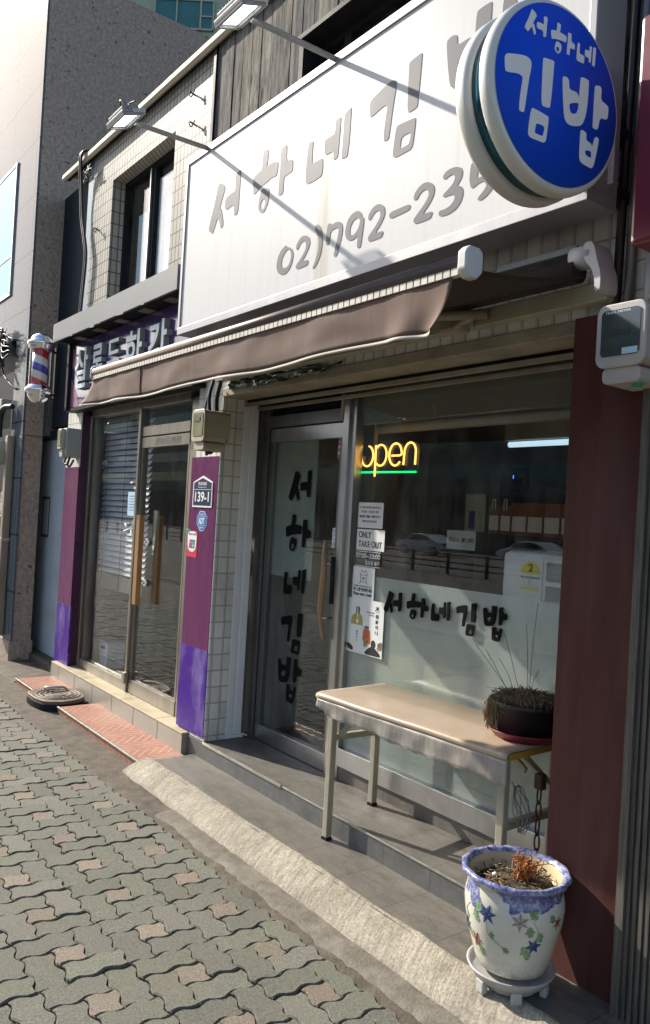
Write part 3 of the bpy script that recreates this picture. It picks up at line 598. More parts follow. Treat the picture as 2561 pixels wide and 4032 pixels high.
PX, PY, X0, Y0 = .331, .3185, -3.121, 1.697                # pinwheel repeat: four long pavers round a small square one
def paver_field():
    vs, fs, tint = [], [], []
    ux, uy = PX / 3, PY / 3
    def warp(x, y):
        wx = lambda t: .0085 * max(-1, min(1, 1.7 * math.sin(2 * math.pi * t)))
        return (x + wx((y - Y0) / uy), y - wx((x - X0) / ux))
    kinds = [((0, 1), (0, 2), 0), ((0, 2), (2, 3), 0), ((2, 3), (1, 3), 0), ((1, 3), (0, 1), 0), ((1, 2), (1, 2), 1)]
    for i in range(-72, 13):
        for j in range(-13, 2):
            bx = X0 + i * PX - 1.5 * ux; by = Y0 + j * PY - 1.5 * uy
            for (a0, a1), (b0, b1), buff in kinds:
                x0, x1 = bx + a0 * ux, bx + a1 * ux; y0, y1 = by + b0 * uy, by + b1 * uy
                if y0 > 1.835: continue
                near = -9.5 < x0 < .5 and y0 > .2
                y1c = min(y1, 1.838)
                n = 6 if near else 3 if i > -36 else 2
                def ring(e, z, dz):
                    P = []
                    ex0, ex1, ey0, ey1 = x0 + e, x1 - e, y0 + e, y1c - e
                    k1 = max(2, round((x1 - x0) / ux * n)); k2 = max(2, round((y1c - y0) / uy * n))
                    for k in range(k1): P.append((ex0 + (ex1 - ex0) * k / k1, ey0))
                    for k in range(k2): P.append((ex1, ey0 + (ey1 - ey0) * k / k2))
                    for k in range(k1): P.append((ex1 - (ex1 - ex0) * k / k1, ey1))
                    for k in range(k2): P.append((ex0, ey1 - (ey1 - ey0) * k / k2))
                    return [(*warp(*p), z + dz[0] + dz[1] * (p[0] - x0) + dz[2] * (p[1] - y0)) for p in P]
                dz = (random.uniform(-.0035, .002), random.uniform(-.026, .026), random.uniform(-.026, .026))
                rings = [ring(.0022, -.03, dz), ring(.0022, -.0045, dz), ring(.0062, 0, dz)]
                m = len(vs); q = len(rings[0])
                for r_ in rings: vs += r_
                for t in range(2):
                    fs += [(m + t * q + k, m + t * q + (k + 1) % q, m + (t + 1) * q + (k + 1) % q, m + (t + 1) * q + k) for k in range(q)]
                fs.append([m + 2 * q + k for k in range(q)])
                f = random.uniform(.82, 1.14); h = random.uniform(-.004, .004)
                c = (.18 * f + h, .146 * f, .110 * f) if buff else (.116 * f + h, .117 * f, .090 * f + h)
                tint += [(*c, 1)] * (q * 3)
    me = bpy.data.meshes.new('pavement'); me.from_pydata(vs, [], fs)
    at = me.color_attributes.new('tint', 'FLOAT_COLOR', 'POINT')
    at.data.foreach_set('color', [c for t in tint for c in t]); me.materials.append(MT['paver'])
    o = bpy.data.objects.new('pavement', me); COL.objects.link(o); o['kind'] = 'structure'
paver_field()
g = MB(); g.box(-30, 3, -3.0, 1.86, -.03, -.014); struct('joint_bed', g, 'moss')

def strip(name, m, x0, x1, nx, prof, amp=.004, edge=.02, f=5, seed=0):
    """a long sheet of given profile [(y, z)...] with an uneven surface and ragged edges"""
    b = MB(); vs = []
    for i in range(nx + 1):
        x = x0 + (x1 - x0) * i / nx
        for k, (y, z) in enumerate(prof):
            e = edge * (nz(x * f, seed, k * .2) + .5 * nz(x * f * 3.1, seed + 5, k)) if k in (0, len(prof) - 1) else edge * .3 * nz(x * f, seed, k)
            vs.append((x, y + e, z + amp * (nz(x * 9, y * 9, seed) + .6 * nz(x * 31, y * 31, seed))))
    q = len(prof); fs = [(i * q + k, (i + 1) * q + k, (i + 1) * q + k + 1, i * q + k + 1) for i in range(nx) for k in range(q - 1)]
    b.add(vs, fs, True); return struct(name, b, m)
strip('gutter_strip', 'dirt', -14, 2, 520, [(1.825, -.012), (1.85, -.004), (1.9, -.001), (1.95, .002), (2.0, .004), (2.06, .004), (2.16, .002)], .006, .012, 4, 1)
strip('kerb_patch', 'concrete', -3.85, 1.0, 260, [(1.875, -.004), (1.895, .006), (1.93, .009), (1.975, .008), (2.03, .004)], .004, .028, 4, 9)
prof = [(1.985, -.006), (1.992, .014), (2.01, .026), (2.04, .04), (2.075, .053), (2.11, .063), (2.14, .070), (2.158, .0745), (2.168, .070)]
strip('cement_ramp', 'bevel', -4.56, 1.0, 620, prof, .0035, .016, 3.2, 3)
strip('old_concrete', 'dirt', -14, -7.24, 200, [(2.08, .0), (2.1, .015), (2.2, .03), (2.35, .035), (2.5, .035), (2.7, .03)], .012, .03, 3, 21)
g = MB(); g.box(-4.50, 2.0, 2.14, 2.436, -.03, .070); struct('lower_step', g, 'slate')
g = MB(); g.box(-4.595, -1.80, 2.436, 2.79, -.03, .168); struct('upper_step', g, 'slate_dark')
g = MB(); g.box(-4.394, -1.80, 2.4385, 2.789, .1685, .172); struct('step_tread', g, 'slate')
g = MB(); g.box(-4.39, -3.50, 2.430, 2.442, .160, .1765); g.box(-3.494, -1.80, 2.432, 2.442, .164, .1745); struct('step_nosing', g, 'trim_metal', bevel=.003)
# terracotta ledge either side of the iron lid
g = MB(); g.box(-6.06, -4.50, 2.09, 2.40, -.03, .052); g.box(-7.17, -6.60, 2.09, 2.40, -.03, .052); struct('terracotta_ledge', g, 'redtile')
g = MB(); g.box(-6.062, -4.50, 2.082, 2.10, .042, .058); g.box(-7.172, -6.598, 2.082, 2.10, .042, .058); struct('ledge_nosing', g, 'trim_metal', bevel=.004)
# the salon's pale step
g = MB()
xs = [-7.2, -7.0, -6.595, -6.18, -5.775, -5.37, -4.965, -4.60]
for a, b in zip(xs, xs[1:]): g.box(a + .002, b - .002, 2.40, 2.47, .0, .168)
struct('salon_step', g, 'step_tile_pale', bevel=.003)
g = MB()
for a, b in zip([-7.198, -6.4, -5.6, -5.0], [-6.403, -5.603, -5.003, -4.602]): g.box(a, b, 2.398, 2.56, .1695, .183)
struct('salon_threshold', g, 'step_top', bevel=.003)
g = MB(); g.box(-9.2, -7.24, 2.47, 2.72, 0, .10); struct('door_sill', g, 'dirt', bevel=.02)

# ------------------------------------------------------------------ the gimbap shop building
bld = thing('shop_building', 'two storey cream tiled shop building with weathered plank cladding above the white signboard', 'building', (-4, 2.6, 0))
g = MB()
W = 2.45
g.box(-6.98, -6.51, W, 2.62, 2.9, 4.72); g.box(-5.33, -4.70, W, 2.62, 2.9, 4.72); g.box(-6.51, -5.33, W, 2.62, 4.355, 4.72); g.box(-6.51, -5.33, W, 2.62, 2.9, 3.25)
g.build('upper_tile_wall', 'tile_white', bld)
g = MB()
g.box(-4.60, -4.40, W, 2.602, .172, 2.899); g.box(-4.402 - .36, -4.60, 2.47, 2.60, .172, 2.899)
g.build('pilaster', 'tile_grey', bld)
g = MB(); g.box(-4.40, -.9, 2.452, 2.62, 2.395, 3.0); g.build('tile_band', 'tile_grey', bld)
g = MB(); g.box(-7.13, -6.98, 2.46, 2.62, 2.9, 4.70); g.build('painted_strip', 'blue_paint', bld)
g = MB(); g.box(-8.09, -7.13, 2.56, 2.66, 2.36, 4.68); g.build('dark_cladding', 'dark_navy', bld)
g = MB(); g.box(-7.0, -4.765, 2.475, 2.60, 2.477, 2.898); g.build('sun_leak_block', 'black_paint', bld)  # unseen block added to stop sun leaking over the pilaster
# planks above the sign
g = MB(); x = -4.70 + .005
nlast = -1.0
while x < nlast:
    wd = .1095; xa, xb = x, min(x + wd - .006, nlast); dy = random.uniform(-.004, .004)
    if xb < -3.70 or xa > -1.9: g.box(xa, xb, W - .02 + dy, 2.50, 3.0, 4.86)
    else: g.box(xa, xb, W - .02 + dy, 2.50, 4.29, 4.86); g.box(xa, xb, W - .02 + dy, 2.50, 3.0, 3.6)
    x += wd
g.build('plank_cladding', 'plank', bld)
g = MB(); g.box(-4.73, -4.697, W - .035, 2.6, 3.0, 4.72); g.box(-3.715, -3.675, W - .03, 2.58, 3.601, 4.27); g.box(-3.72, -1.88, W - .045, 2.6, 4.262, 4.289)
g.box(-4.69, -1.0, 2.502, 2.62, 4.30, 4.88); g.box(-4.69, -3.72, 2.502, 2.62, 3.02, 4.298); g.build('dark_trim', 'black_paint', bld)
# a slab of wall behind everything and the roof, so the inside is dark
g = MB(); g.box(-7.1, -1.0, 6.6, 6.75, -.3, 4.7); g.box(-7.13, -7.0, 2.63, 6.6, -.3, 4.6); g.box(-1.15, -.9, 2.63, 6.6, -.3, 4.6); g.box(-7.1, -1.0, 2.64, 6.6, 2.62, 2.75)
g.build('inner_wall', 'inner_dark', bld)
g = MB(); g.box(-7.1, -1.0, 2.62, 6.75, 4.60, 4.69); g.build('roof', 'black_paint', bld)
g = MB(); g.box(-4.62, -4.50, 2.80, 6.6, 0, 2.62); g.build('party_wall', 'inner_dark', bld)
g = MB(); g.box(-7.0, -1.15, 2.80, 6.6, .0, .165); g.build('shop_floor', 'inner_brown', bld)
# coping along the roof edge
g = MB()
g.prism_x([(2.395, 4.668), (2.382, 4.695), (2.386, 4.735), (2.41, 4.752), (2.66, 4.775), (2.66, 4.76), (2.43, 4.735), (2.415, 4.73), (2.41, 4.672)], -7.66, -1.0)
g.build('coping', 'coping', bld)
g = MB(); g.box(-7.64, -4.7, 2.415, 2.449, 4.69, 4.72); g.build('soffit', 'dark_navy', bld)
# upstairs window
def window(name, x0, x1, z0, z1, y, mull, parent, frame='black_paint', fw=.045):
    f = MB(); f.box(x0, x1, y, y + .07, z1 - fw, z1); f.box(x0, x1, y, y + .07, z0, z0 + fw); f.box(x0, x0 + fw, y, y + .07, z0 + fw, z1 - fw); f.box(x1 - fw, x1, y, y + .07, z0 + fw, z1 - fw)
    for m_ in mull: f.box(m_ - .03, m_ + .03, y + .004, y + .066, z0 + fw, z1 - fw)
    fr = f.build(name, frame, parent)
    gl = MB(); gl.box(x0 + fw, x1 - fw, y + .032, y + .038, z0 + fw, z1 - fw); gl.build('pane', 'glass', fr)
    return fr
fr = window('window', -6.51, -5.33, 3.25, 4.355, 2.56, [-5.93], bld)
g = MB(); g.box(-5.90, -5.37, 2.604, 2.606, 3.29, 4.23); g.box(-6.28, -5.96, 2.604, 2.606, 3.29, 4.03); g.build('paper_screen', 'screen_blue', fr)
g = MB(); g.box(-5.962, -5.945, 2.545, 2.562, 3.29, 4.31); g.build('sash_edge', 'alu', fr)
g = MB(); g.box(-6.51, -5.33, 2.95, 3.0, 3.2, 4.4); g.build('room_backing', 'inner_black', fr)
fr = window('window', -3.675, -1.9, 3.60, 4.262, 2.53, [-3.42, -2.5], bld)
g = MB(); g.box(-3.72, -1.85, 2.95, 3.0, 3.55, 4.3); g.build('room_backing', 'inner_black', fr)
# lintels over the shopfront, stepping back from the street
g = MB(); g.box(-4.40, -1.77, 2.44, 2.62, 2.338, 2.394); g.build('lintel', 'beige_plaster', bld, bevel=.006)
g = MB(); g.box(-4.399, -1.77, 2.625, 2.76, 2.325, 2.377); g.build('shutter_slot', 'black_paint', bld)
g = MB(); g.box(-4.39, -1.77, 2.60, 2.625, 2.298, 2.318); g.box(-4.39, -1.77, 2.70, 2.725, 2.286, 2.302)
g.build('shutter_rail', 'beige_plaster', bld)
g = MB(); g.box(-4.40, -1.77, 2.602, 2.80, 2.378, 2.394); g.build('lintel_soffit', 'beige_plaster', bld)
# steel shutter guide on the side of the pilaster
g = MB(); g.box(-4.425, -4.398, 2.604, 2.648, .19, 2.34); g.box(-4.425, -4.402, 2.648, 2.662, .19, 2.34); g.box(-4.425, -4.396, 2.662, 2.716, .19, 2.34); g.box(-4.44, -4.39, 2.60, 2.73, .172, .19)
g.build('shutter_guide', 'white_gloss', bld, bevel=.004)
# window base
g = MB(); g.box(-3.46, -1.80, 2.765, 2.83, .247, .348); g.build('window_sill', 'alu', bld, bevel=.003)
g = MB(); g.box(-3.46, -1.80, 2.778, 2.85, .172, .245); g.build('window_base', 'slate', bld)
g = MB(); g.box(-3.553, -3.50, 2.755, 2.83, .172, 2.378); g.box(-3.50, -3.455, 2.772, 2.83, .172, 2.370); g.build('mullion', 'alu', bld, bevel=.002)
g = MB(); g.box(-3.575, -3.553, 2.75, 2.80, 2.18, 2.372); g.box(-3.575, -1.8, 2.75, 2.80, 2.372, 2.385); g.build('head_frame', 'cream_metal', bld)
gp = MB(); gp.box(-3.455, -1.80, 2.796, 2.802, .348, 2.372); gp.build('shop_window', 'glass', bld)
gp = MB(); gp.box(-3.455, -1.80, 2.8045, 2.8065, .348, 1.315); gp.build('frosted_film', 'frost', bld)
gp = MB(); gp.box(-3.455, -1.80, 2.8045, 2.83, 2.148, 2.372); gp.build('blanking_board', 'olive_board', bld)
gp = MB(); gp.tube([(-3.40, 2.90, 2.135), (-1.8, 2.90, 2.135)], .030, 14); gp.build('rolled_blind', 'blind_roll', bld)

# shop door
dr = thing('shop_door', 'dark glazed aluminium shop door with black lettering and a curved wooden handle', 'door', (-3.95, 2.78, .172))
g = MB(); g.box(-4.40, -4.345, 2.765, 2.83, .172, 2.378); g.box(-4.345, -3.553, 2.765, 2.83, 2.335, 2.378); g.box(-4.345, -3.553, 2.765, 2.83, 2.175, 2.25); g.build('door_frame', 'alu_dark', dr, bevel=.002)
g = MB(); g.box(-4.345, -3.553, 2.794, 2.80, 2.25, 2.335); g.build('transom_light', 'black_paint', dr)
g = MB(); g.box(-4.335, -3.560, 2.775, 2.815, 2.082, 2.168); g.build('top_rail', 'alu', dr, bevel=.002)
g = MB(); g.box(-4.335, -3.560, 2.775, 2.815, .176, .275); g.build('bottom_rail', 'alu', dr, bevel=.002)
g = MB(); g.box(-4.335, -4.285, 2.778, 2.812, .275, 2.082); g.box(-3.60, -3.560, 2.778, 2.812, .275, 2.082); g.build('stile', 'alu_dark', dr, bevel=.002)
g = MB(); g.box(-4.285, -3.60, 2.796, 2.802, .275, 2.082); g.build('door_glass', 'glass_door', dr)
g = MB(); g.box(-4.285, -3.845, 2.804, 2.806, 1.235, 2.082); g.build('door_film', 'door_film', dr)
P = []
for k, x0, x1, z1, z0 in (('seo', -4.118, -3.888, 1.901, 1.709), ('ha', -4.129, -3.865, 1.629, 1.399), ('ne', -4.119, -3.892, 1.302, 1.130), ('gim', -4.123, -3.895, 1.033, .78), ('bap', -4.135, -3.878, .752, .475)):
    P += syl(k, x0, x1, z0, z1)
glyphs(P, 'lettering', 'black_vinyl', dr, Matrix.Translation((0, 2.7945, 0)) @ XZ, .0012)
g = MB(); pts = spline([(-3.625, 2.735, 1.49), (-3.615, 2.722, 1.42), (-3.60, 2.712, 1.30), (-3.612, 2.712, 1.16), (-3.612, 2.715, 1.05), (-3.585, 2.725, .925)], 6)
g.tube(pts, [.010 + .0085 * math.sin(math.pi * i / (len(pts) - 1)) ** .7 for i in range(len(pts))], 10)
hd = g.build('handle', 'drift', dr)
g = MB()
for z in (1.36, 1.05): g.tube([(-3.60, 2.715, z), (-3.59, 2.80, z)], .008, 8)
g.build('handle_bolt', 'alu', hd)
g = MB(); pts = [(p.x + .01, 2.805 + (2.79 - p.y), p.z) for p in pts]; g.tube(pts, [.010 + .0085 * math.sin(math.pi * i / (len(pts) - 1)) ** .7 for i in range(len(pts))], 10); g.build('inside_handle', 'drift', dr)
g = MB(); g.box(-3.598, -3.565, 2.755, 2.775, 1.13, 1.40); g.build('lock', 'black_paint', dr, bevel=.006)
g = MB(); g.box(-3.645, -3.60, 2.793, 2.7945, 1.448, 1.562); st = g.build('pull_label', 'paper', dr); 
for i, ch in enumerate('당기시오'): text(ch, (-3.636, -3.612, 1.536 - .025 * i, 1.555 - .025 * i), 2.7928, 'writing', 'blue_print', st)
g = MB(); g.prism(rrect(-3.638, -3.567, 1.962, 2.077, .008), 2.793, 2.7945); st = g.build('cctv_sticker', 'paper', dr)
g = MB(); g.prism(rrect(-3.637, -3.568, 2.038, 2.076, .007), 2.7922, 2.793); g.prism(rrect(-3.634, -3.568, 1.964, 1.985, .006), 2.7922, 2.793); g.build('red_band', 'red_print', st)
text('CCTV', (-3.628, -3.585, 2.050, 2.064), 2.7921, 'writing', 'white_print', st)
text('kt', (-3.634, -3.615, 2.004, 2.028), 2.7928, 'writing', 'black_print', st, bold=.01); text('telecop', (-3.61, -3.57, 2.006, 2.022), 2.7928, 'writing', 'red_print', st)
for i in range(3):
    pass

# the maroon pier and the ribbed neighbour
pr = MB(); pr.box(-1.77, -1.46, 2.40, 2.92, .03, 2.385); tag(pr.build('maroon_pier', 'maroon', bevel=.002), 'tall matt maroon panelled pier right of the shop window', 'pillar')
nb = thing('ribbed_wall', 'dark ribbed timber wall at the right edge beyond the maroon pier', 'wall', (-1.2, 2.4, 0))
g = MB(); g.box(-1.445, -.2, 2.372, 2.6, .0, 2.3)
g.build('wall_board', 'ribbed', nb)
g = MB(); x = -1.425
while x < -.25:
    g.box(x, x + .012, 2.362, 2.371, .0, 2.3); x += .0225
g.box(-1.4555, -1.4275, 2.350, 2.40, 0, 2.3)
g.build('batten', 'ribbed', nb)
# ------------------------------------------------------------------ the big signboard
sg = thing('shop_sign', 'long white signboard with grey brushed lettering and a brown drip stain', 'sign', (-3.1, 2.2, 2.71))
X0s, X1s, Z0s, Z1s = -4.592, -1.598, 2.710, 3.822
g = MB(); g.box(X0s + .03, X1s - .03, 2.204, 2.21, Z0s + .045, Z1s - .045); g.build('sign_face', 'sign_face', sg)
g = MB()
g.box(X0s, X1s, 2.196, 2.36, Z0s, Z0s + .045); g.box(X0s, X1s, 2.196, 2.36, Z1s - .045, Z1s); g.box(X0s, X0s + .03, 2.196, 2.36, Z0s + .045, Z1s - .045); g.box(X1s - .03, X1s, 2.196, 2.36, Z0s + .045, Z1s - .045)
g.build('sign_frame', mat('grey aluminium sign frame', (.33, .325, .33), .4, .35, var=.15, scale=6, stretch=(1, 1, .3)), sg, bevel=.003)
g = MB(); g.box(X0s + .01, X1s - .01, 2.355, 2.36, Z0s + .05, Z1s - .05); g.build('back_panel', 'dark_navy', sg)
M_ = Matrix.Translation((0, 2.2035, 0)) @ XZ
for k in ('seo', 'ha', 'ne', 'gim'):
    (a, b), (c, d) = GL['bb'][k]; glyphs(syl(k, a, c, b, d), 'letter', 'grey_vinyl', sg, M_, .0012)
glyphs(syl('bap', -2.3083, -1.88, 3.165, 3.60), 'letter', 'grey_vinyl', sg, M_, .0012)
P = []
for k in GL['dig']: P += GL['dig'][k]
glyphs(P, 'phone_number', 'grey_vinyl', sg, M_, .0012)
g = MB()
for x in (-4.2, -3.06, -2.0): g = MB(); g.box(x - .03, x + .03, 2.36, 2.45, 3.55, 3.6); g.build('bracket', 'black_paint', sg)

# floodlights on arms above the sign
fl = thing('floodlight', 'grey floodlight on a pole over the left end of the white sign', 'floodlight', (-4.324, 2.2, 3.81), 'floodlights above the signboard')
g = MB(); g.tube([(-4.324, 2.40, 3.806), (-4.324, 1.735, 3.797)], .014, 10); g.build('arm', 'lamp_arm', fl)
A = Matrix.Rotation(R(20), 3, 'X'); hc = Vector((-4.324, 1.672, 3.802))
g = MB(); g.obox(hc, .235, .125, .018, A); g.obox(hc + A @ Vector((0, 0, .02)), .20, .10, .024, A)
for s, t in ((0, 1), (0, -1)): g.obox(hc + A @ Vector((0, t * .056, -.012)), .235, .012, .022, A)
for s in (1, -1): g.obox(hc + A @ Vector((s * .1115, 0, -.012)), .012, .099, .022, A)
for i in range(7): g.obox(hc + A @ Vector((-.08 + i * .0267, 0, .036)), .006, .09, .016, A)
hd = g.build('lamp_head', 'lamp_body', fl, bevel=.003)
g = MB(); g.obox(hc + A @ Vector((0, 0, -.0105)), .186, .078, .003, A); g.build('lamp_panel', 'led', hd)
g = MB(); g.obox(hc + A @ Vector((0, 0, -.0185)), .209, .098, .003, A); g.build('lamp_glass', 'glass_clear', hd)
g = MB(); g.obox(hc + A @ Vector((0, .074, -.002)), .22, .008, .03, A); g.obox(hc + A @ Vector((.121, .035, 0)), .005, .08, .02, A); g.obox(hc + A @ Vector((-.121, .035, 0)), .005, .08, .02, A)
g.build('yoke', 'cap', fl, bevel=.002)
g = MB(); g.tube(spline([hc + Vector((.05, -.02, .05)), hc + Vector((.0, -.03, .09)), hc + Vector((-.05, .0, .07)), hc + Vector((-.03, .06, .03))]), .005, 8)
g.tube(spline([hc + Vector((.06, .0, .04)), hc + Vector((.03, .01, .075)), hc + Vector((.09, .02, .07))]), .004, 8); g.build('cable', 'black_cable', fl)
f2 = copy_tree(fl); f2.location.x = -3.062; f2['label'] = 'grey floodlight on a pole over the middle of the white sign'

# round projecting sign
rs = thing('round_sign', 'round blue and white double sided sign projecting from the wall', 'sign', (-1.5, 1.89, 2.9))
al = R(4)
# local frame: u to the wall, z up, n towards the viewer's right
DM = Matrix(((math.sin(al), 0, math.cos(al), -1.5), (math.cos(al), 0, -math.sin(al), 1.89), (0, 1, 0, 0), (0, 0, 0, 1)))
def disc_lathe(name, prof, m, parent, n=72):
    b = MB(); b.lathe((0, 0, 0), prof, n); b.v = [tuple(DM @ Vector((p[0] + .008, p[1] + 2.899, p[2]))) for p in b.v]
    return b.build(name, m, parent)
sh = disc_lathe('front_shell', [(.05, -.052), (.268, -.052), (.277, -.047), (.280, -.040), (.280, -.020), (.277, -.008), (.270, -.002), (.262, -.001), (.05, -.001)], 'sign_rim', rs)
disc_lathe('blue_face', [(0.0001, .0005), (.2600, .0005), (.2600, .0025), (0.0001, .0025)], 'disc_blue', sh)
disc_lathe('mirror_band', [(.05, -.092), (.262, -.092), (.262, -.053), (.05, -.053)], 'disc_gap', rs)
disc_lathe('back_shell', [(.05, -.155), (.262, -.155), (.270, -.152), (.277, -.145), (.280, -.135), (.280, -.110), (.277, -.099), (.268, -.093), (.05, -.093)], 'sign_rim', rs)
P = []
for k, x0, x1, z0, z1 in (('seo', -.150, -.0607, 3.0364, 3.1069), ('ha', -.0435, .0602, 3.020, 3.1093), ('ne', .0706, .1547, 3.0296, 3.098), ('gim', -.2218, -.0231, 2.7427, 2.9929), ('bap', .0149, .2276, 2.7296, 2.9901)): P += syl(k, x0, x1, z0, z1)
glyphs(P, 'lettering', 'disc_white', sh, DM @ Matrix.Translation((0, 0, .0032)), .0006)
for z in (2.77, 2.98): g = MB(); g.box(-1.66, -1.60, 2.12, 2.452, z, z + .03); g.build('arm', 'black_paint', rs)
g = MB(); g.box(-1.645, -1.58, 2.30, 2.308, 2.79, 3.0); g.build('plate', 'white_gloss', rs, bevel=.002)
for z in (2.83, 2.895, 2.96): g = MB(); g.tube([(-1.61, 2.29, z), (-1.61, 2.302, z)], .009, 10); g.build('bolt', 'rust', rs)

# ------------------------------------------------------------------ awning
aw = thing('awning', 'brown rolled out cloth awning with a hanging valance under the white sign', 'awning', (-3.1, 2.4, 2.45))
g = MB(); g.tube([(-4.407, 1.618, 2.366), (-1.580, 1.618, 2.362)], .022, 14); g.build('front_bar', 'awning_bar', aw)
g = MB()
n = 92
for i in range(n):
    x = -4.404 + 2.822 * i / n; g.box(x + .003, x + .028, 1.604, 1.615, 2.323, 2.344)
g.box(-4.404, -1.582, 1.6155, 1.622, 2.321, 2.345)
g.build('lath_strip', mat('pale slotted strip', (.62, .57, .48), .35, var=.2, scale=30), aw)
def cloth(name, m, fn, nu, nv, parent, thick=.0012):
    b = MB(); vs = [fn(i / nu, j / nv) for i in range(nu + 1) for j in range(nv + 1)]
    b.add(vs, [(i * (nv + 1) + j, (i + 1) * (nv + 1) + j, (i + 1) * (nv + 1) + j + 1, i * (nv + 1) + j + 1) for i in range(nu) for j in range(nv)], True)
    o = b.build(name, m, parent); s = o.modifiers.new('thick', 'SOLIDIFY'); s.thickness = thick; s.offset = 0; return o
def val(u, v):
    x = -4.413 + u * 2.803; d = .138
    end = max(0, (u - .90) / .10); st = max(0, (.04 - u) / .04)
    x += -.055 * v * st - .05 * v * v * end
    y = 1.612 + .006 * math.sin(u * 31) * v + .030 * v * end * math.sin(u * 60) - .05 * v * v * st - .018 * v * end + .004 * nz(u * 20, v * 2)
    z = 2.323 - d * v + .006 * math.sin(u * 17) * v - .012 * math.sin(v * math.pi) * end
    return (x, y, z)
v1 = cloth('valance', 'awning', val, 150, 10, aw)
def hem(u, v):
    p = val(u, 1); return (p[0], p[1] - .001, p[2] - .004 - .011 * v)
cloth('hem', 'hem', hem, 150, 1, aw)
g = MB(); g.tube([val(.235, v / 8)[:1] + (val(.235, v / 8)[1] - .003,) + val(.235, v / 8)[2:] for v in range(9)], .0022, 6); g.build('seam', 'black_paint', v1)
cloth('canopy_cloth', 'awning_shaded', lambda u, v: (-4.385 + u * 2.70, 1.618 + v * .72, 2.387 + .118 * v - .02 * math.sin(v * math.pi)), 30, 8, aw)
g = MB(); b2 = [(y_ - .09, z_ - .039) for y_, z_ in [(1.685, 2.372), (1.685, 2.425), (1.70, 2.44), (1.74, 2.44), (1.755, 2.425), (1.755, 2.372), (1.735, 2.35), (1.705, 2.35)]]
g.prism_x(b2, -1.580, -1.545); g.build('end_cap', 'cap', aw, bevel=.006)
g = MB(); g.prism_x(b2, -4.425, -4.408); g.build('end_cap', 'cap', aw, bevel=.006)
g = MB(); g.tube([(-4.37, 2.34, 2.535), (-1.72, 2.34, 2.535)], .045, 16); g.build('roller', 'awning_shaded', aw)
g = MB(); g.box(-4.37, -1.62, 2.365, 2.42, 2.422, 2.488); g.build('torsion_bar', 'cream_metal', aw, bevel=.004)
g = MB(); g.box(-2.52, -2.48, 2.361, 2.364, 2.432, 2.475); g.build('maker_sticker', 'adt_blue', aw)
for xa, sgn in ((-2.15, -1), (-4.2, 1)):
    g = MB(); e = Vector((xa + sgn * .55, 2.05, 2.465)); g.tube([(xa, 2.36, 2.46), e], .02, 10); g.tube([e, (xa + sgn * .15, 1.64, 2.37)], .018, 10); g.tube([e + Vector((0, 0, -.03)), e + Vector((0, 0, .03))], .028, 12)
    g.build('folding_arm', 'cream_metal', aw)
g = MB()
g.box(-2.33, -2.22, 2.345, 2.374, 2.42, 2.47); g.tube([(-2.32, 2.35, 2.43), (-2.20, 2.33, 2.455)], .016, 10); g.tube([(-2.26, 2.35, 2.40), (-2.26, 2.35, 2.49)], .018, 10)
g.box(-2.42, -2.34, 2.355, 2.374, 2.43, 2.475); g.build('arm_hinge', 'beige_plaster', aw, bevel=.006)
# the curved end bracket on the wall
g = MB(); br = [(-1.680, 2.61), (-1.650, 2.615), (-1.634, 2.59), (-1.622, 2.54), (-1.606, 2.50), (-1.604, 2.44), (-1.625, 2.432), (-1.630, 2.49), (-1.648, 2.525), (-1.672, 2.55)]
g.prism(chaikin(br, 2), 2.30, 2.40); g.build('end_bracket', 'cap', aw)
g = MB(); g.tube([(-1.74, 2.34, 2.575), (-1.655, 2.34, 2.575)], .042, 18); g.build('gear_housing', 'cap', aw)
# white strip light case hung under the sign
g = MB(); g.box(-2.12, -1.75, 2.36, 2.42, 2.615, 2.64); tag(g.build('strip_light', 'lamp_body', bevel=.003), 'thin white strip fitting under the right end of the signboard', 'strip light')
# crumpled green sheeting tucked over the door
b = MB()
def pl(u, v):
    x = -4.29 + u * 1.12; zt = 2.462 - .07 * u * u; zb = 2.372 + .03 * nz(u * 5, 3) - .01 * u + .05 * max(0, u - .88) / .12
    z = zt + (zb - zt) * v
    return (x, 2.432 - .016 * abs(nz(u * 9 + v * 2, v * 3.3)) * 2 - .012 * nz(u * 12, v * 2 + u * 5), z + .003 * nz(u * 14, v * 4))
sh_ = cloth('plastic_sheet', 'plastic_sheet', pl, 90, 14, None)
tag(sh_, 'crumpled dark green plastic sheet stuffed above the shop door', 'plastic sheet')

# window things: lettering sits on the glass
wl = glyphs([p for k, x0, x1, z0, z1 in (('seo', -3.158, -3.027, 1.140, 1.256), ('ha', -2.986, -2.833, 1.130, 1.262), ('ne', -2.806, -2.682, 1.143, 1.25), ('gim', -2.639, -2.515, 1.105, 1.262), ('bap', -2.473, -2.332, 1.105, 1.264)) for p in syl(k, x0, x1, z0, z1)], 'window_lettering', 'black_vinyl', None, Matrix.Translation((0, 2.7915, 0)) @ XZ, .0035)
tag(wl, 'raised black hand brushed letters fixed across the frosted shop window', 'lettering')

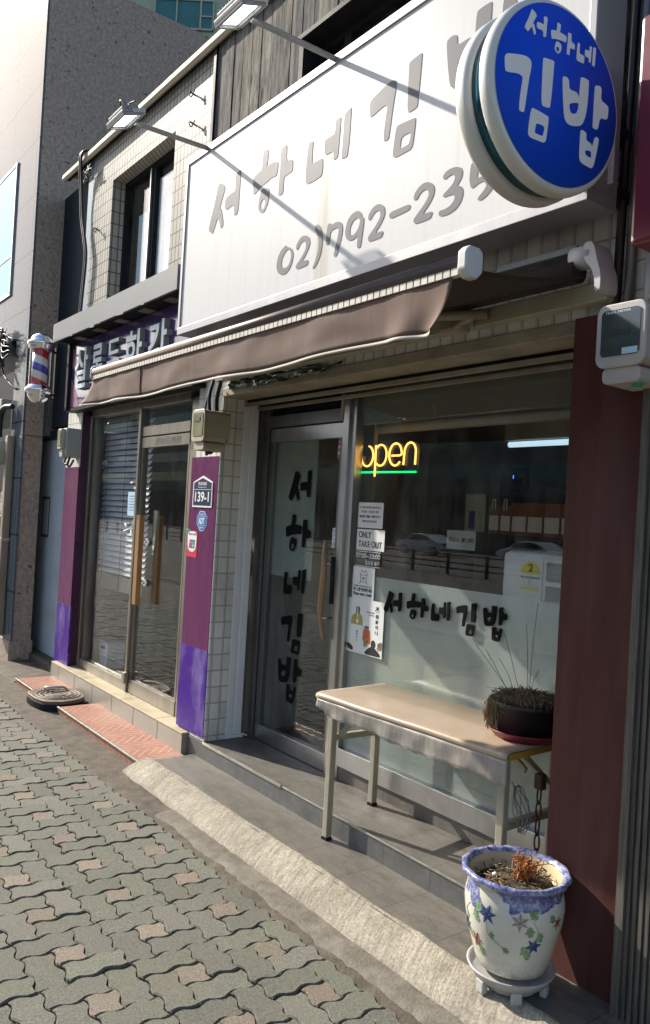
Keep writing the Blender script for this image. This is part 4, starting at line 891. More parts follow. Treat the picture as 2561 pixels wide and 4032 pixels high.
YS_ = 2.7945
def sheet(name, x0, x1, z0, z1, m, label, cat, y=YS_, skew=0):
    t = thing(name, label, cat, ((x0 + x1) / 2, y, z0)); b = MB(); b.prism([(x0, z0 + skew), (x1, z0), (x1, z1), (x0, z1 + skew)], y - .0008, y); b.build('sheet', m, t); return t
t = sheet('notice', -3.42, -3.211, 1.576, 1.715, 'paper', 'white break time notice with red hours taped to the window', 'notice')
text('더 좋은 음식을 제공하고자', (-3.402, -3.232, 1.682, 1.694), 2.7932, 'writing', 'black_print', t)
text('14:30 - 16:30', (-3.392, -3.285, 1.658, 1.671), 2.7932, 'writing', 'red_print', t, bold=.012); text('까지', (-3.275, -3.250, 1.658, 1.671), 2.7932, 'writing', 'black_print', t)
text('BREAK TIME', (-3.405, -3.318, 1.632, 1.645), 2.7932, 'writing', 'blue_print', t, bold=.01); text('시행중입니다', (-3.310, -3.232, 1.632, 1.645), 2.7932, 'writing', 'black_print', t)
text('양해 부탁드립니다', (-3.382, -3.262, 1.605, 1.618), 2.7932, 'writing', 'black_print', t)
t = sheet('notice', -3.42, -3.187, 1.454, 1.568, 'paper', 'white ONLY TAKE OUT sheet below the break time notice', 'notice', YS_ - .001)
text('ONLY', (-3.402, -3.298, 1.521, 1.555), 2.7922, 'writing', 'black_print', t, bold=.008); text('TAKE OUT', (-3.402, -3.207, 1.470, 1.504), 2.7922, 'writing', 'black_print', t, bold=.004)
t = thing('hours_decal', 'white opening hours lettering stuck on the glass between two lines', 'lettering', (-3.32, 2.7945, 1.36))
g = MB(); g.box(-3.422, -3.213, 2.7936, 2.7945, 1.444, 1.4475); g.box(-3.423, -3.213, 2.7936, 2.7945, 1.364, 1.3675); g.build('rule', 'white_print', t)
text('07:00~20:00', (-3.419, -3.216, 1.410, 1.437), 2.7936, 'writing', 'white_print', t, bold=.012); text('일요일 휴무', (-3.338, -3.217, 1.375, 1.398), 2.7936, 'writing', 'white_print', t, bold=.008)
t = sheet('notice', -3.436, -3.252, 1.18, 1.360, 'paper', 'white mask reminder sheet with a teal heart icon', 'notice', YS_)
g = MB()
for a, b_ in (((-3.370, 1.279), (-3.318, 1.279)), ((-3.370, 1.317), (-3.318, 1.317)), ((-3.368, 1.277), (-3.368, 1.319)), ((-3.320, 1.277), (-3.320, 1.319)), ((-3.370, 1.317), (-3.376, 1.327)), ((-3.318, 1.317), (-3.312, 1.327)), ((-3.370, 1.279), (-3.378, 1.269)), ((-3.318, 1.279), (-3.310, 1.269))):
    g.tube([(a[0], 2.793, a[1]), (b_[0], 2.793, b_[1])], .0012, 5)
for c in (-3.358, -3.330): g.tube([(c + .008 * math.cos(q), 2.793, 1.330 + .012 * math.sin(q)) for q in [math.pi * k / 8 for k in range(9)]], .0012, 5)
g.build('mask_drawing', 'black_print', t)
h = [(-3.344 + .0105 * 16 * math.sin(a) ** 3 / 16, 1.299 + .0105 * (13 * math.cos(a) - 5 * math.cos(2 * a) - 2 * math.cos(3 * a) - math.cos(4 * a)) / 16) for a in [2 * math.pi * k / 24 for k in range(24)]]
glyphs([h], 'heart', 'teal_print', t, Matrix.Translation((0, 2.793, 0)) @ XZ, .0004, 0)
text('마스크를 착용해주세요', (-3.424, -3.266, 1.226, 1.247), 2.7932, 'writing', 'black_print', t, bold=.02); text('Please wear a mask', (-3.424, -3.268, 1.204, 1.222), 2.7932, 'writing', 'black_print', t, bold=.015)
text('감염예방을 위해 매장내에서는 반드시', (-3.422, -3.272, 1.252, 1.259), 2.7932, 'writing', 'grey_vinyl', t)
t = sheet('poster', -3.455, -3.157, .888, 1.186, 'paper', 'honey drink poster showing a bottle and a red jar', 'poster', YS_ - .0016)
yp = YS_ - .0026
def flat(poly, name, m, d=.0005, sm=1, dy=0): return glyphs([poly], name, m, t, Matrix.Translation((0, yp - dy, 0)) @ XZ, d, sm)
flat([(-3.428, 1.075), (-3.418, 1.09), (-3.39, 1.105), (-3.355, 1.105), (-3.335, 1.09), (-3.328, 1.075), (-3.328, .945), (-3.428, .945)], 'bottle_drawing', 'honey_print')
flat(rect(-3.430, -3.326, .938, 1.042), 'bottle_label', 'paper', dy=.0008, sm=0); flat(rect(-3.388, -3.358, 1.105, 1.142), 'bottle_cap', 'black_print', sm=0)
flat(rect(-3.376, -3.370, 1.07, 1.143), 'ribbon', 'white_print', dy=.0008, sm=0); flat([(-3.373 + .011 * math.cos(a), 1.063 + .014 * math.sin(a)) for a in [k * math.pi / 8 for k in range(16)]], 'ribbon_tag', 'white_print', dy=.0008, sm=0)
flat([(-3.322, .955), (-3.262, .95), (-3.255, .97), (-3.262, 1.02), (-3.275, 1.028), (-3.318, 1.03)], 'jar_drawing', 'amber_print'); flat(rect(-3.310, -3.275, 1.03, 1.045), 'jar_lid', 'grey_vinyl', sm=0)
flat([(-3.31, .893), (-3.165, .893), (-3.18, .915), (-3.235, .945), (-3.27, .93)], 'board_drawing', 'black_print'); flat([(-3.232 + .018 * math.cos(a), .955 + .022 * math.sin(a)) for a in [k * math.pi / 8 for k in range(16)]], 'fruit_drawing', 'inner_brown', sm=0, dy=.0008)
for cx in (-3.295, -3.18):
    g = MB()
    for a in range(5):
        rr = .010 + .003 * a; g.tube([(cx + rr * .75 * math.cos(q + a), yp - .001, .952 + rr * math.sin(q)) for q in [k * math.pi / 7 for k in range(15)]], .0014, 5)
    g.build('lotus_drawing', mat('tan drawing', (.5, .33, .16), .5), t)
flat([(-3.455, .935), (-3.425, .93), (-3.40, .915), (-3.40, .895), (-3.45, .905)], 'cloth_drawing', 'inner_brown')
for i, ch in enumerate('朝鮮허니'): text(ch, (-3.222, -3.200, 1.095 - .029 * i, 1.117 - .029 * i), yp, 'writing', 'black_print', t)
for i, ch in enumerate('朝鮮허니'): text(ch, (-3.377, -3.366, 1.0 - .0165 * i, 1.012 - .0165 * i), yp - .0013, 'writing', 'black_print', t)
g = MB()
for a in range(5): q = R(50 + 20 * a); g.tube([(-3.212, yp, 1.138), (-3.212 + .02 * math.cos(q), yp, 1.138 + .022 * math.sin(q))], .0013, 5)
g.tube([(-3.212 + .016 * math.cos(q), yp, 1.136 + .008 * math.sin(q)) for q in [k * math.pi / 8 for k in range(17)]], .0012, 5); g.build('emblem', 'black_print', t)
text('꿀처럼 달콤한 하루를 위한', (-3.305, -3.235, 1.118, 1.124), yp, 'writing', 'grey_vinyl', t); text('건강한 꿀차', (-3.28, -3.235, 1.104, 1.110), yp, 'writing', 'grey_vinyl', t)

# neon open sign behind the glass
op = thing('neon_sign', 'lit amber neon open sign with a green underline behind the glass', 'neon sign', (-3.27, 2.86, 1.9))
def arc(cx, cz, rx, rz, a0, a1, n=18): return [(cx + rx * math.cos(R(a0 + (a1 - a0) * k / n)), 2.85, cz + rz * math.sin(R(a0 + (a1 - a0) * k / n))) for k in range(n + 1)]
g = MB(); g.tube(arc(-3.438, 1.977, .051, .057, 78, -185), .0052, 8); g.build('letter', 'neon_y', op)
g = MB(); g.tube([(-3.368, 2.85, 2.036), (-3.366, 2.85, 1.862)], .0052, 8); g.tube(arc(-3.325, 1.979, .050, .058, 135, -130), .0050, 8); g.build('letter', 'neon_y', op)
g = MB(); g.tube([(-3.232, 2.85, 1.974)] + [(-3.168, 2.85, 1.974)] + arc(-3.203, 1.980, .050, .060, 0, 318, 26), .0052, 8); g.build('letter', 'neon_y', op)
g = MB(); g.tube([(-3.136, 2.85, 1.922), (-3.132, 2.85, 1.985)] + arc(-3.088, 1.988, .044, .052, 175, 5, 16) + [(-3.046, 2.85, 1.922)], .0052, 8); g.build('letter', 'neon_y', op)
g = MB(); g.tube([(-3.497, 2.85, 1.886), (-3.374, 2.85, 1.886)], .0050, 8); g.tube([(-3.357, 2.85, 1.886), (-3.036, 2.85, 1.884)], .0050, 8); g.build('underline', 'neon_g', op)
g = MB(); g.prism(chaikin([(-3.50, 1.872), (-3.03, 1.872), (-3.025, 1.90), (-3.028, 2.04), (-3.09, 2.055), (-3.42, 2.055), (-3.50, 2.03)], 2), 2.858, 2.861); g.build('clear_backing', 'glass_clear', op)

# ------------------------------------------------------------------ the salon next door
sa = thing('salon', 'purple panelled salon shopfront left of the gimbap shop', 'shopfront', (-5.9, 2.5, .18))
g = MB(); g.box(-4.775, -4.412, 2.447, 2.469, .735, 1.968); g.build('plum_panel', 'purple', sa); g = MB(); g.box(-7.275, -6.925, 2.447, 2.46, .71, 1.94); g.build('plum_panel', 'purple', sa)
g = MB(); g.box(-4.782, -4.410, 2.4445, 2.469, .192, .735); g.build('violet_panel', 'violet', sa); g = MB(); g.box(-7.275, -6.92, 2.4445, 2.46, .165, .71); g.build('violet_panel', 'violet', sa)
g = MB(); g.box(-7.27, -6.927, 2.461, 2.60, .165, 2.45); g.build('corner_post', 'purple_side', sa)
g = MB(); g.box(-7.27, -6.93, 2.449, 2.4605, 1.942, 2.45); g.build('post_tile', 'tile_grey', sa)
g = MB()
g.box(-6.925, -6.875, 2.52, 2.60, .183, 2.40); g.box(-4.985, -4.765, 2.535, 2.60, .183, 2.40)
g.box(-5.835, -5.80, 2.515, 2.595, .17, 2.40); g.box(-6.875, -5.835, 2.525, 2.59, .183, .262); g.box(-6.875, -4.985, 2.52, 2.60, 2.38, 2.44)
g.build('shopfront_frame', 'steel', sa, bevel=.003)
g = MB(); g.box(-6.84, -6.80, 2.54, 2.60, .262, 2.38); g.build('shutter_track', 'steel', sa)
g = MB(); g.box(-6.875, -5.835, 2.555, 2.561, .262, 2.38); g.build('side_glass', 'glass_salon', sa)
g = MB(); g.box(-6.93, -4.77, 2.50, 2.62, 2.44, 2.475); g.build('shutter_slot', 'steel', sa)
# glazed door
sd = thing('salon_door', 'glazed steel salon door with a long wooden bar handle and scratched top rail', 'door', (-5.4, 2.54, .18))
g = MB(); g.box(-5.795, -4.99, 2.53, 2.575, 2.165, 2.24); g.box(-5.795, -4.99, 2.53, 2.575, 2.075, 2.155); g.build('top_rail', 'steel', sd, bevel=.002)
g = MB(); g.box(-5.795, -4.99, 2.53, 2.575, .186, .288); g.build('bottom_rail', 'steel', sd, bevel=.002)
g = MB(); g.box(-5.795, -5.765, 2.535, 2.57, .288, 2.075); g.box(-5.01, -4.99, 2.535, 2.57, .288, 2.075); g.build('stile', 'steel', sd)
g = MB(); g.box(-5.765, -5.01, 2.55, 2.556, .288, 2.075); g.box(-5.795, -4.99, 2.55, 2.556, 2.24, 2.38); g.build('door_glass', 'glass_salon', sd)
M_ = Matrix.Identity(3)
g = MB(); g.box(-5.64, -5.575, 2.455, 2.495, .885, 1.556); hd = g.build('handle', 'wood_handle', sd, bevel=.004)
g = MB()
for z in (1.36, 1.05): g.tube([(-5.61, 2.49, z), (-5.61, 2.56, z)], .012, 10); g.tube([(-5.61, 2.535, z), (-5.61, 2.549, z)], .028, 14)
g.build('handle_bolt', 'chrome', hd)
g = MB(); g.box(-5.64, -5.575, 2.615, 2.655, .885, 1.556); g.build('inside_handle', 'wood_handle', sd, bevel=.004)
g = MB(); g.box(-5.845, -5.79, 2.495, 2.53, .25, .335); g.build('floor_lock', 'steel', sd, bevel=.006)
g = MB(); g.box(-5.535, -5.505, 2.548, 2.5495, 1.27, 1.335); g.build('door_sticker', 'paper', sd); g = MB(); g.box(-5.53, -5.51, 2.5465, 2.548, 1.275, 1.30); g.build('green_mark', 'green_print', sd)
text('살롱드한강', (-5.55, -5.12, 2.09, 2.14), 2.529, 'engraved_name', 'alu_dark', sd)
g = MB(); g.prism([(-5.56, 1.60), (-5.49, 1.60), (-5.515, 1.33), (-5.55, 1.33)], 2.557, 2.575); g.build('inside_shoehorn', 'meter', sd)
# decals and papers on the left pane
t = sheet('notice', -6.05, -5.885, 1.545, 1.735, 'paper_blue', 'pale blue notice taped to the salon pane beside the blind', 'notice', 2.5535)
for i in range(6): text('━━━━━━', (-6.02, -5.92, 1.700 - .022 * i, 1.704 - .022 * i), 2.5522, 'writing', 'blue_print', t)
t = thing('hours_decal', 'small white opening hours decal on the salon pane over the blind', 'lettering', (-5.95, 2.5535, 1.1))
for s_, z in (('OPEN·CLOSED', 1.355), ('화~금요일', 1.30), ('10:30-20:00', 1.262), ('토요일', 1.20), ('10:00-19:00', 1.16), ('매주 일요일 휴무', 1.10), ('02.796.2360', 1.065)):
    text(s_, (-6.05, -5.90, z, z + .02), 2.5535, 'writing', 'white_print', t, bold=.01)
t = thing('antler_decal', 'white branching antler decal on the salon pane near the wooden handle', 'decal', (-5.95, 2.5535, 1.42)); g = MB()
for a, b_ in (((-6.10, 1.42), (-5.97, 1.44)), ((-5.97, 1.44), (-5.88, 1.50)), ((-5.97, 1.44), (-5.90, 1.37)), ((-6.02, 1.43), (-6.07, 1.48)), ((-5.92, 1.47), (-5.90, 1.52))): g.tube([(a[0], 2.5525, a[1]), (b_[0], 2.5525, b_[1])], [.004, .008], 6)
g.build('branch', 'white_print', t)
# blind
bl = thing('venetian_blind', 'half lowered grey venetian blind inside the left salon pane', 'blind', (-6.35, 2.66, 1.0))
g = MB(); A = Matrix.Rotation(R(58), 3, 'X')
z = 2.36
while z > 1.03: g.obox((-6.37, 2.66, z), .98, .05, .002, A); z -= .048
g.build('slat', 'blind', bl)
g = MB()
for i in range(14): g.box(-6.86, -5.88, 2.635, 2.685, .905 + i * .0085, .9095 + i * .0085)
g.build('gathered_slat', mat('stacked slat', (.33, .31, .30), .5), bl)
g = MB()
for x in (-6.72, -6.33, -6.0): g.tube([(x, 2.630, 2.38), (x, 2.630, .91)], .0018, 6)
g.build('cord', 'black_cable', bl)
bk = thing('storage_box', 'white plastic box with a dark handle slot on the salon floor', 'box', (-6.72, 2.75, .19))
g = MB(); g.prism([(-6.79, .42), (-6.60, .42), (-6.62, .20), (-6.77, .20)], 2.68, 2.84); g.build('body', 'white_gloss', bk); g = MB(); g.box(-6.75, -6.66, 2.676, 2.68, .36, .39); g.build('handle_slot', 'black_paint', bk)
wp = thing('paper_roll', 'small paper roll lying on the salon floor behind the glass', 'roll', (-6.1, 2.8, .2)); g = MB(); g.tube([(-6.2, 2.78, .19), (-6.02, 2.70, .19)], .022, 14); g.build('roll', 'paper', wp)
# salon interior blocks
cb = thing('salon_cabinet', 'dark brown cabinet standing inside the salon behind the door', 'cabinet', (-5.5, 4.6, .17)); g = MB(); g.box(-6.5, -5.0, 4.4, 4.9, .165, 1.1); g.build('body', 'inner_brown', cb); g = MB(); g.box(-6.0, -5.98, 4.39, 4.40, .3, 1.0); g.build('door_gap', 'inner_black', cb)

# purple sign band with raised letters
sp = thing('salon_sign', 'dark purple salon fascia with raised pale block letters', 'sign', (-5.9, 2.4, 2.46))
g = MB(); g.box(-7.03, -4.665, 2.372, 2.44, 2.455, 3.02); g.build('fascia', mat('deep purple fascia', (.085, .05, .20), .2, var=.2, coat=.5), sp)
g = MB(); g.prism([(-7.02, 2.99), (-6.80, 2.74), (-6.72, 2.60), (-6.86, 2.70), (-7.02, 2.83)], 2.3705, 2.372); g.prism([(-7.02, 2.72), (-6.86, 2.56), (-6.80, 2.465), (-7.02, 2.465)], 2.3705, 2.372); g.build('pink_stripe', mat('dusky pink stripe', (.32, .13, .22), .35), sp)
g = MB(); g.box(-7.08, -7.032, 2.34, 2.44, 2.44, 3.05); g.box(-7.08, -4.665, 2.36, 2.46, 2.425, 2.453); g.build('fascia_frame', 'black_paint', sp)
for ch, x0, x1, z0, z1 in (('살', -6.83, -6.53, 2.60, 2.94), ('롱', -6.43, -6.20, 2.585, 2.925), ('드', -6.10, -5.85, 2.725, 2.915), ('한', -5.735, -5.44, 2.60, 2.925), ('강', -5.325, -5.03, 2.60, 2.93)):
    o = text(ch, (x0, x1, z0, z1), 2.372, 'letter', 'meter_grey', sp, depth=.042, bold=.018)
    o.data.materials.append(mat('pale blue letter face', (.55, .64, .72), .35, var=.05) if 'pale blue letter face' not in bpy.data.materials else bpy.data.materials['pale blue letter face'])
    for p in o.data.polygons:
        if abs(p.normal.y) > .9: p.material_index = 1
cn = thing('sign_canopy', 'grey sheet metal canopy with downlights over the purple salon sign', 'canopy', (-5.85, 2.4, 3.02))
g = MB(); g.box(-7.05, -4.63, 2.195, 2.215, 3.012, 3.172); g.box(-7.05, -4.63, 2.216, 2.45, 3.150, 3.17); g.box(-7.05, -7.035, 2.216, 2.45, 3.02, 3.149); g.box(-4.645, -4.63, 2.216, 2.45, 3.02, 3.149); g.build('casing', 'grey_sheet', cn)
g = MB(); g.box(-7.03, -4.65, 2.217, 2.449, 3.03, 3.06); g.build('soffit', 'black_paint', cn)
for x in (-6.72, -6.27, -5.82, -5.37, -4.95):
    g = MB(); g.box(x - .06, x + .06, 2.28, 2.37, 3.024, 3.031); g.build('downlight', mat('dull lens', (.2, .18, .16), .4) if 'dull lens' not in bpy.data.materials else bpy.data.materials['dull lens'], cn)
# torn flaps along the lower lip of the canopy
g = MB()
for x, w_, d in ((-6.63, .10, .014), (-6.17, .13, .02), (-5.98, .05, .012), (-5.62, .16, .016), (-5.2, .09, .012)): g.prism([(x, 3.016), (x + w_, 3.014), (x + w_ * .8, 3.014 - d), (x + .02, 3.014 - d * .5)], 2.192, 2.195)
g.build('torn_film', 'grey_sheet', cn)
# ------------------------------------------------------------------ granite building at the left and the far tower
gr = thing('granite_building', 'granite clad building with a polished front and a rough brown side wall at the left', 'building', (-8.1, 2.28, 0))
g = MB(); g.box(-16, -8.10, 2.28, 2.30, 3.28, 9.0); g.box(-8.5, -8.10, 2.28, 2.30, .22, 3.28); g.box(-16, -10.2, 2.28, 2.30, .22, 3.28); g.build('polished_front', 'granite_front', gr)
g = MB(); g.box(-8.12, -8.098, 2.301, 9, 3.28, 6.95); g.box(-8.12, -8.098, 2.301, 2.475, 2.27, 3.28)
g.build('side_wall', 'granite_side', gr)
g = MB(); g.box(-8.40, -8.115, 2.301, 2.485, .12, 2.268); g.box(-8.5, -8.10, 2.27, 2.5, -.02, .22); g.build('pillar', 'granite_side', gr, bevel=.004)
g = MB(); g.box(-16, -8.13, 2.32, 9, 6.85, 6.94); g.box(-16, -8.13, 8.9, 9.0, 0, 6.85); g.build('roof', 'black_paint', gr)
g = MB(); g.box(-8.50, -8.41, 2.302, 2.64, .0, 2.26); g.box(-8.45, -8.125, 2.302, 3.0, 2.28, 3.28); g.box(-10.2, -8.45, 2.62, 2.7, 0, 3.28); g.build('recess_wall', 'granite_shade', gr)  # block behind the pillar is added to keep sun off the service door
g = MB(); g.box(-10.2, -8.86, 2.40, 2.46, .2, 3.6); g.build('dark_opening', 'dark_navy', gr)
g = MB(); g.box(-11.5, -8.84, 2.268, 2.279, 3.82, 5.17); fr = g.build('window', mat('cyan sky reflection pane', (.22, .60, .68), .15, 0, var=.25, scale=2, spec=.06), gr)  # opaque pane; the cyan colour stands in for reflected sky
g = MB(); g.box(-11.6, -8.81, 2.262, 2.279, 5.17, 5.2); g.box(-8.84, -8.815, 2.262, 2.279, 3.80, 5.17); g.box(-11.6, -8.81, 2.262, 2.279, 3.78, 3.82); g.box(-11.5, -8.84, 2.262, 2.279, 4.20, 4.225); g.build('window_frame', 'alu', fr)
dp = thing('steel_drainpipe', 'square steel downpipe on the granite front beside the house number 139', 'drainpipe', (-8.36, 2.22, 0))
g = MB(); g.box(-8.40, -8.32, 2.20, 2.275, .25, 2.26); g.build('pipe', 'steel', dp, bevel=.006); g = MB(); g.box(-8.41, -8.31, 2.195, 2.279, 1.2, 1.23); g.build('clip', 'alu', dp)
# service door in the gap
sd2 = thing('service_door', 'dull blue grey steel door with a taped frame mark in the dark gap', 'door', (-8.2, 2.6, .08))
g = MB(); g.box(-8.66, -7.60, 2.60, 2.64, .09, 2.25); g.build('leaf', 'blue_door', sd2)
g = MB(); g.box(-8.74, -8.66, 2.56, 2.66, .05, 2.33); g.box(-8.66, -7.5, 2.56, 2.66, 2.25, 2.33); g.build('door_frame', 'black_paint', sd2)
g = MB(); o_ = [(-8.34, 1.29), (-8.13, 1.29), (-8.13, 1.66), (-8.34, 1.66)]
for a, b_, c_, d_ in ((-8.36, -8.12, 1.255, 1.285), (-8.36, -8.12, 1.645, 1.672), (-8.36, -8.325, 1.285, 1.645), (-8.15, -8.12, 1.285, 1.645)): g.box(a, b_, 2.598, 2.5995, c_, d_)
g.build('tape_residue', mat('grey tape residue', (.09, .085, .075), .8, var=.4, scale=30), sd2)
g = MB(); g.tube([(-8.60, 2.60, .97), (-8.60, 2.55, .97), (-8.69, 2.545, .965)], .011, 8); g.tube([(-8.60, 2.605, .97), (-8.60, 2.585, .97)], .035, 14); g.build('handle', 'chrome', sd2)

ft = thing('far_tower', 'sage green tower with teal windows rising behind the roof', 'building', (-24, 18, 0))
FT = Matrix(((.6, -.8, 0), (.8, .6, 0), (0, 0, 1)))
def fbox(g, u0, u1, d0, d1, z0, z1):
    b_ = MB(); b_.box(u0, u1, d0, d1, z0, z1); g.add([Vector((-24, 18, 0)) + FT @ Vector(p) for p in b_.v], b_.f)
g = MB(); fbox(g, -16, 8, 0, 8, 0, 34); g.build('wall', 'far_wall', ft)
for z in (16.4, 19.75, 23.1):
    for u in (-14.4, -11.0, -7.55, -4.1, -.6, 2.8):
        g = MB()
        for a, b_, c_, d_ in ((u, u + 2.27, z, z + .06), (u, u + 2.27, z + 1.1, z + 1.16), (u, u + .05, z, z + 1.1), (u + .83, u + .88, z, z + 1.1), (u + 1.74, u + 1.80, z, z + 1.1), (u + 2.22, u + 2.27, z, z + 1.1), (u + 1.78, u + 2.24, z + .50, z + .55)): fbox(g, a, b_, -.10, -.02, c_, d_)
        wn_ = g.build('window', 'far_frame', ft); g = MB(); fbox(g, u + .04, u + 2.24, -.05, -.03, z + .05, z + 1.1); g.build('pane', 'far_glass', wn_)
g = MB()
for z in (15.8, 17.9, 18.7, 19.3, 21.3, 22.1): fbox(g, -16, 8, -.015, .0, z, z + .03)
g.build('panel_joint', 'city_dark', ft)

# ------------------------------------------------------------------ things on the walls
def house_plate(x0, x1, z0, z1, y, big, label, name='address_plate'):
    t = thing(name, label, 'house number', ((x0 + x1) / 2, y, z0), 'blue house number plates')
    w_ = x1 - x0; h_ = z1 - z0
    def shp(e): return [(x0 + e, z0 + e), (x1 - e, z0 + e), (x1 - e, z0 + h_ * .80 - e * .5), ((x0 + x1) / 2, z1 - e * 1.2), (x0 + e, z0 + h_ * .80 - e * .5)]
    g = MB(); g.prism(shp(0), y - .004, y); g.build('border', 'white_print', t, bevel=.006 if 0 else 0)
    g = MB(); g.prism(shp(.012), y - .0055, y - .004); g.build('panel', 'navy', t)
    text(big, (x0 + w_ * .14, x1 - w_ * .14, z0 + h_ * .17, z0 + h_ * .49), y - .0055, 'number', 'white_print', t, bold=.02)
    text('한강대로', (x0 + w_ * .28, x1 - w_ * .28, z0 + h_ * .69, z0 + h_ * .80), y - .0055, 'writing', 'white_print', t, bold=.015)
    text('Hangang-daero', (x0 + w_ * .28, x1 - w_ * .28, z0 + h_ * .61, z0 + h_ * .655), y - .0055, 'writing', 'white_print', t)
    g = MB(); g.box(x0 + .013, x1 - .013, y - .0062, y - .0056, z0 + h_ * .555, z0 + h_ * .57); g.build('divider', 'paper_blue', t)
house_plate(-4.724, -4.464, 1.640, 1.845, 2.446, '139-1', 'blue house number plate 139-1 on the plum pilaster')
house_plate(-8.73, -8.475, 1.44, 1.74, 2.279, '139', 'blue house number plate 139 on the granite front')
t = thing('alarm_sticker', 'blue octagonal alarm company sticker below the house number plate 139-1', 'sticker', (-4.585, 2.446, 1.55))
def octo(e): return [(-4.612 + e, 1.617 - e), (-4.556 - e, 1.615 - e), (-4.514 - e, 1.578), (-4.518 - e, 1.52), (-4.562 - e * .8, 1.486 + e), (-4.605 + e, 1.487 + e), (-4.656 + e, 1.535), (-4.650 + e, 1.585)]
g = MB(); g.prism(octo(0), 2.445, 2.4465); g.build('border', 'paper_blue', t); g = MB(); g.prism(octo(.005), 2.4442, 2.445); g.build('face', 'adt_blue', t)
g = MB(); g.prism(rect(-4.628, -4.538, 1.522, 1.585), 2.4436, 2.4442); g.build('frame_line', 'paper_blue', t); g = MB(); g.prism(rect(-4.625, -4.541, 1.525, 1.582), 2.4430, 2.4436); g.build('inner_face', 'adt_blue', t)
text('ADT', (-4.623, -4.546, 1.532, 1.573), 2.443, 'writing', 'white_print', t, bold=.03); text('캡스경비구역', (-4.618, -4.552, 1.590, 1.600), 2.4442, 'writing', 'white_print', t, bold=.01); text('1588-6400', (-4.612, -4.556, 1.505, 1.513), 2.4442, 'writing', 'white_print', t, bold=.01)
t = thing('card_sticker', 'red and white WELCOME card payment sticker low on the plum pilaster', 'sticker', (-4.70, 2.446, 1.31))
g = MB(); g.prism(rect(-4.768, -4.632, 1.31, 1.482), 2.445, 2.4465); g.build('red_backing', 'red_print', t)
g = MB(); g.prism(chaikin([(-4.770, 1.478), (-4.640, 1.480), (-4.645, 1.375), (-4.665, 1.352), (-4.70, 1.343), (-4.735, 1.350), (-4.760, 1.372)], 2), 2.4442, 2.445); g.build('white_panel', 'paper', t)
text('WELCOME', (-4.755, -4.650, 1.455, 1.466), 2.4442, 'writing', 'black_print', t)
for a, b_, m_ in ((-4.742, -4.718, 'red_print'), (-4.718, -4.694, 'adt_blue'), (-4.694, -4.665, 'green_print')):
    g = MB(); g.prism([(a, 1.368), (b_, 1.368), (b_ + .006, 1.425), (a + .006, 1.425)], 2.4436, 2.4442); g.build('card_stripe', m_, t)
text('UnionPay', (-4.732, -4.67, 1.400, 1.409), 2.4436, 'writing', 'white_print', t); text('银联', (-4.70, -4.67, 1.378, 1.394), 2.4436, 'writing', 'white_print', t)
g = MB(); g.prism([(-4.812, 1.497), (-4.735, 1.487), (-4.742, 1.473), (-4.80, 1.480)], 2.4442, 2.4465); tag(g.build('price_tag', 'green_print'), 'torn green scrap stuck at the edge of the plum pilaster', 'sticker')

def meter_round(name, label, x0, x1, z0, z1, yf, yb, body, glass_m, wires):
    """electricity meter: deep rounded case, framed window, narrower foot"""
    t = thing(name, label, 'electricity meter', ((x0 + x1) / 2, yb, z0), 'electricity meters on the shopfront')
    g = MB(); g.prism(rrect(x0 + .006, x1 - .006, z0 + .055, z1 - .004, .03), yf + .022, yb); g.build('case', body, t, bevel=.004)
    ring_o = rrect(x0, x1, z0 + .05, z1, .032)
    g = MB(); g.prism(ring_o, yf + .006, yf + .022); g.build('front_cover', body, t, bevel=.005)
    g = MB(); g.prism(rrect(x0 + .02, x1 - .018, z0 + .085, z1 - .022, .014), yf + .003, yf + .006); wn = g.build('window', glass_m, t)
    g = MB(); g.prism(rrect(x0 + .02, x1 - .02, z0, z0 + .052, .018), yf + .018, yb - .02); g.build('terminal_cover', body, t, bevel=.005)
    for w_ in wires:
        b = MB(); b.tube(spline(w_[:-1], 8), w_[-1], 8); b.build('wire', 'black_cable', t)
    return t, wn
t, wn = meter_round('electricity_meter', 'yellowed meter with a hazy window at the top of the plum pilaster', -4.433, -4.267, 1.985, 2.235, 2.25, 2.44, 'meter', 'meter_glass', [
    [(-4.40, 2.36, 2.22), (-4.42, 2.36, 2.33), (-4.41, 2.38, 2.44), .012], [(-4.35, 2.38, 2.22), (-4.36, 2.38, 2.32), (-4.33, 2.39, 2.44), .014], [(-4.46, 2.40, 2.44), (-4.48, 2.37, 2.28), (-4.47, 2.36, 2.1), (-4.42, 2.35, 2.0), (-4.36, 2.36, 1.975), (-4.33, 2.36, 2.0), .007],
    [(-4.38, 2.34, 1.99), (-4.36, 2.33, 1.965), (-4.33, 2.34, 1.985), .008]])
g = MB(); g.box(-4.385, -4.32, 2.2505, 2.2535, 2.16, 2.185); g.build('dial', 'black_print', wn)
g = MB(); g.tube([(-4.264 + .006 * math.cos(a), 2.41, 2.05 + .012 * math.sin(a)) for a in [k * math.pi / 6 for k in range(13)]], .0015, 5); g.build('seal_wire', 'black_cable', t)
t, wn = meter_round('electricity_meter', 'large pale meter with a dark window above the maroon pier', -1.543, -1.369, 2.095, 2.348, 2.20, 2.40, 'meter_white', 'meter_window_dark', [])
g = MB(); g.box(-1.487, -1.42, 2.2015, 2.203, 2.245, 2.262); g.build('dial', 'black_print', wn)
g = MB(); g.box(-1.445, -1.392, 2.2015, 2.203, 2.182, 2.202); g.build('label', 'paper_blue', wn); text('TRIAL METER', (-1.51, -1.42, 2.315, 2.322), 2.203, 'writing', 'white_print', wn)
g = MB(); g.box(-1.43, -1.40, 2.24, 2.26, 2.085, 2.097); g.build('green_seal', 'green_print', t)
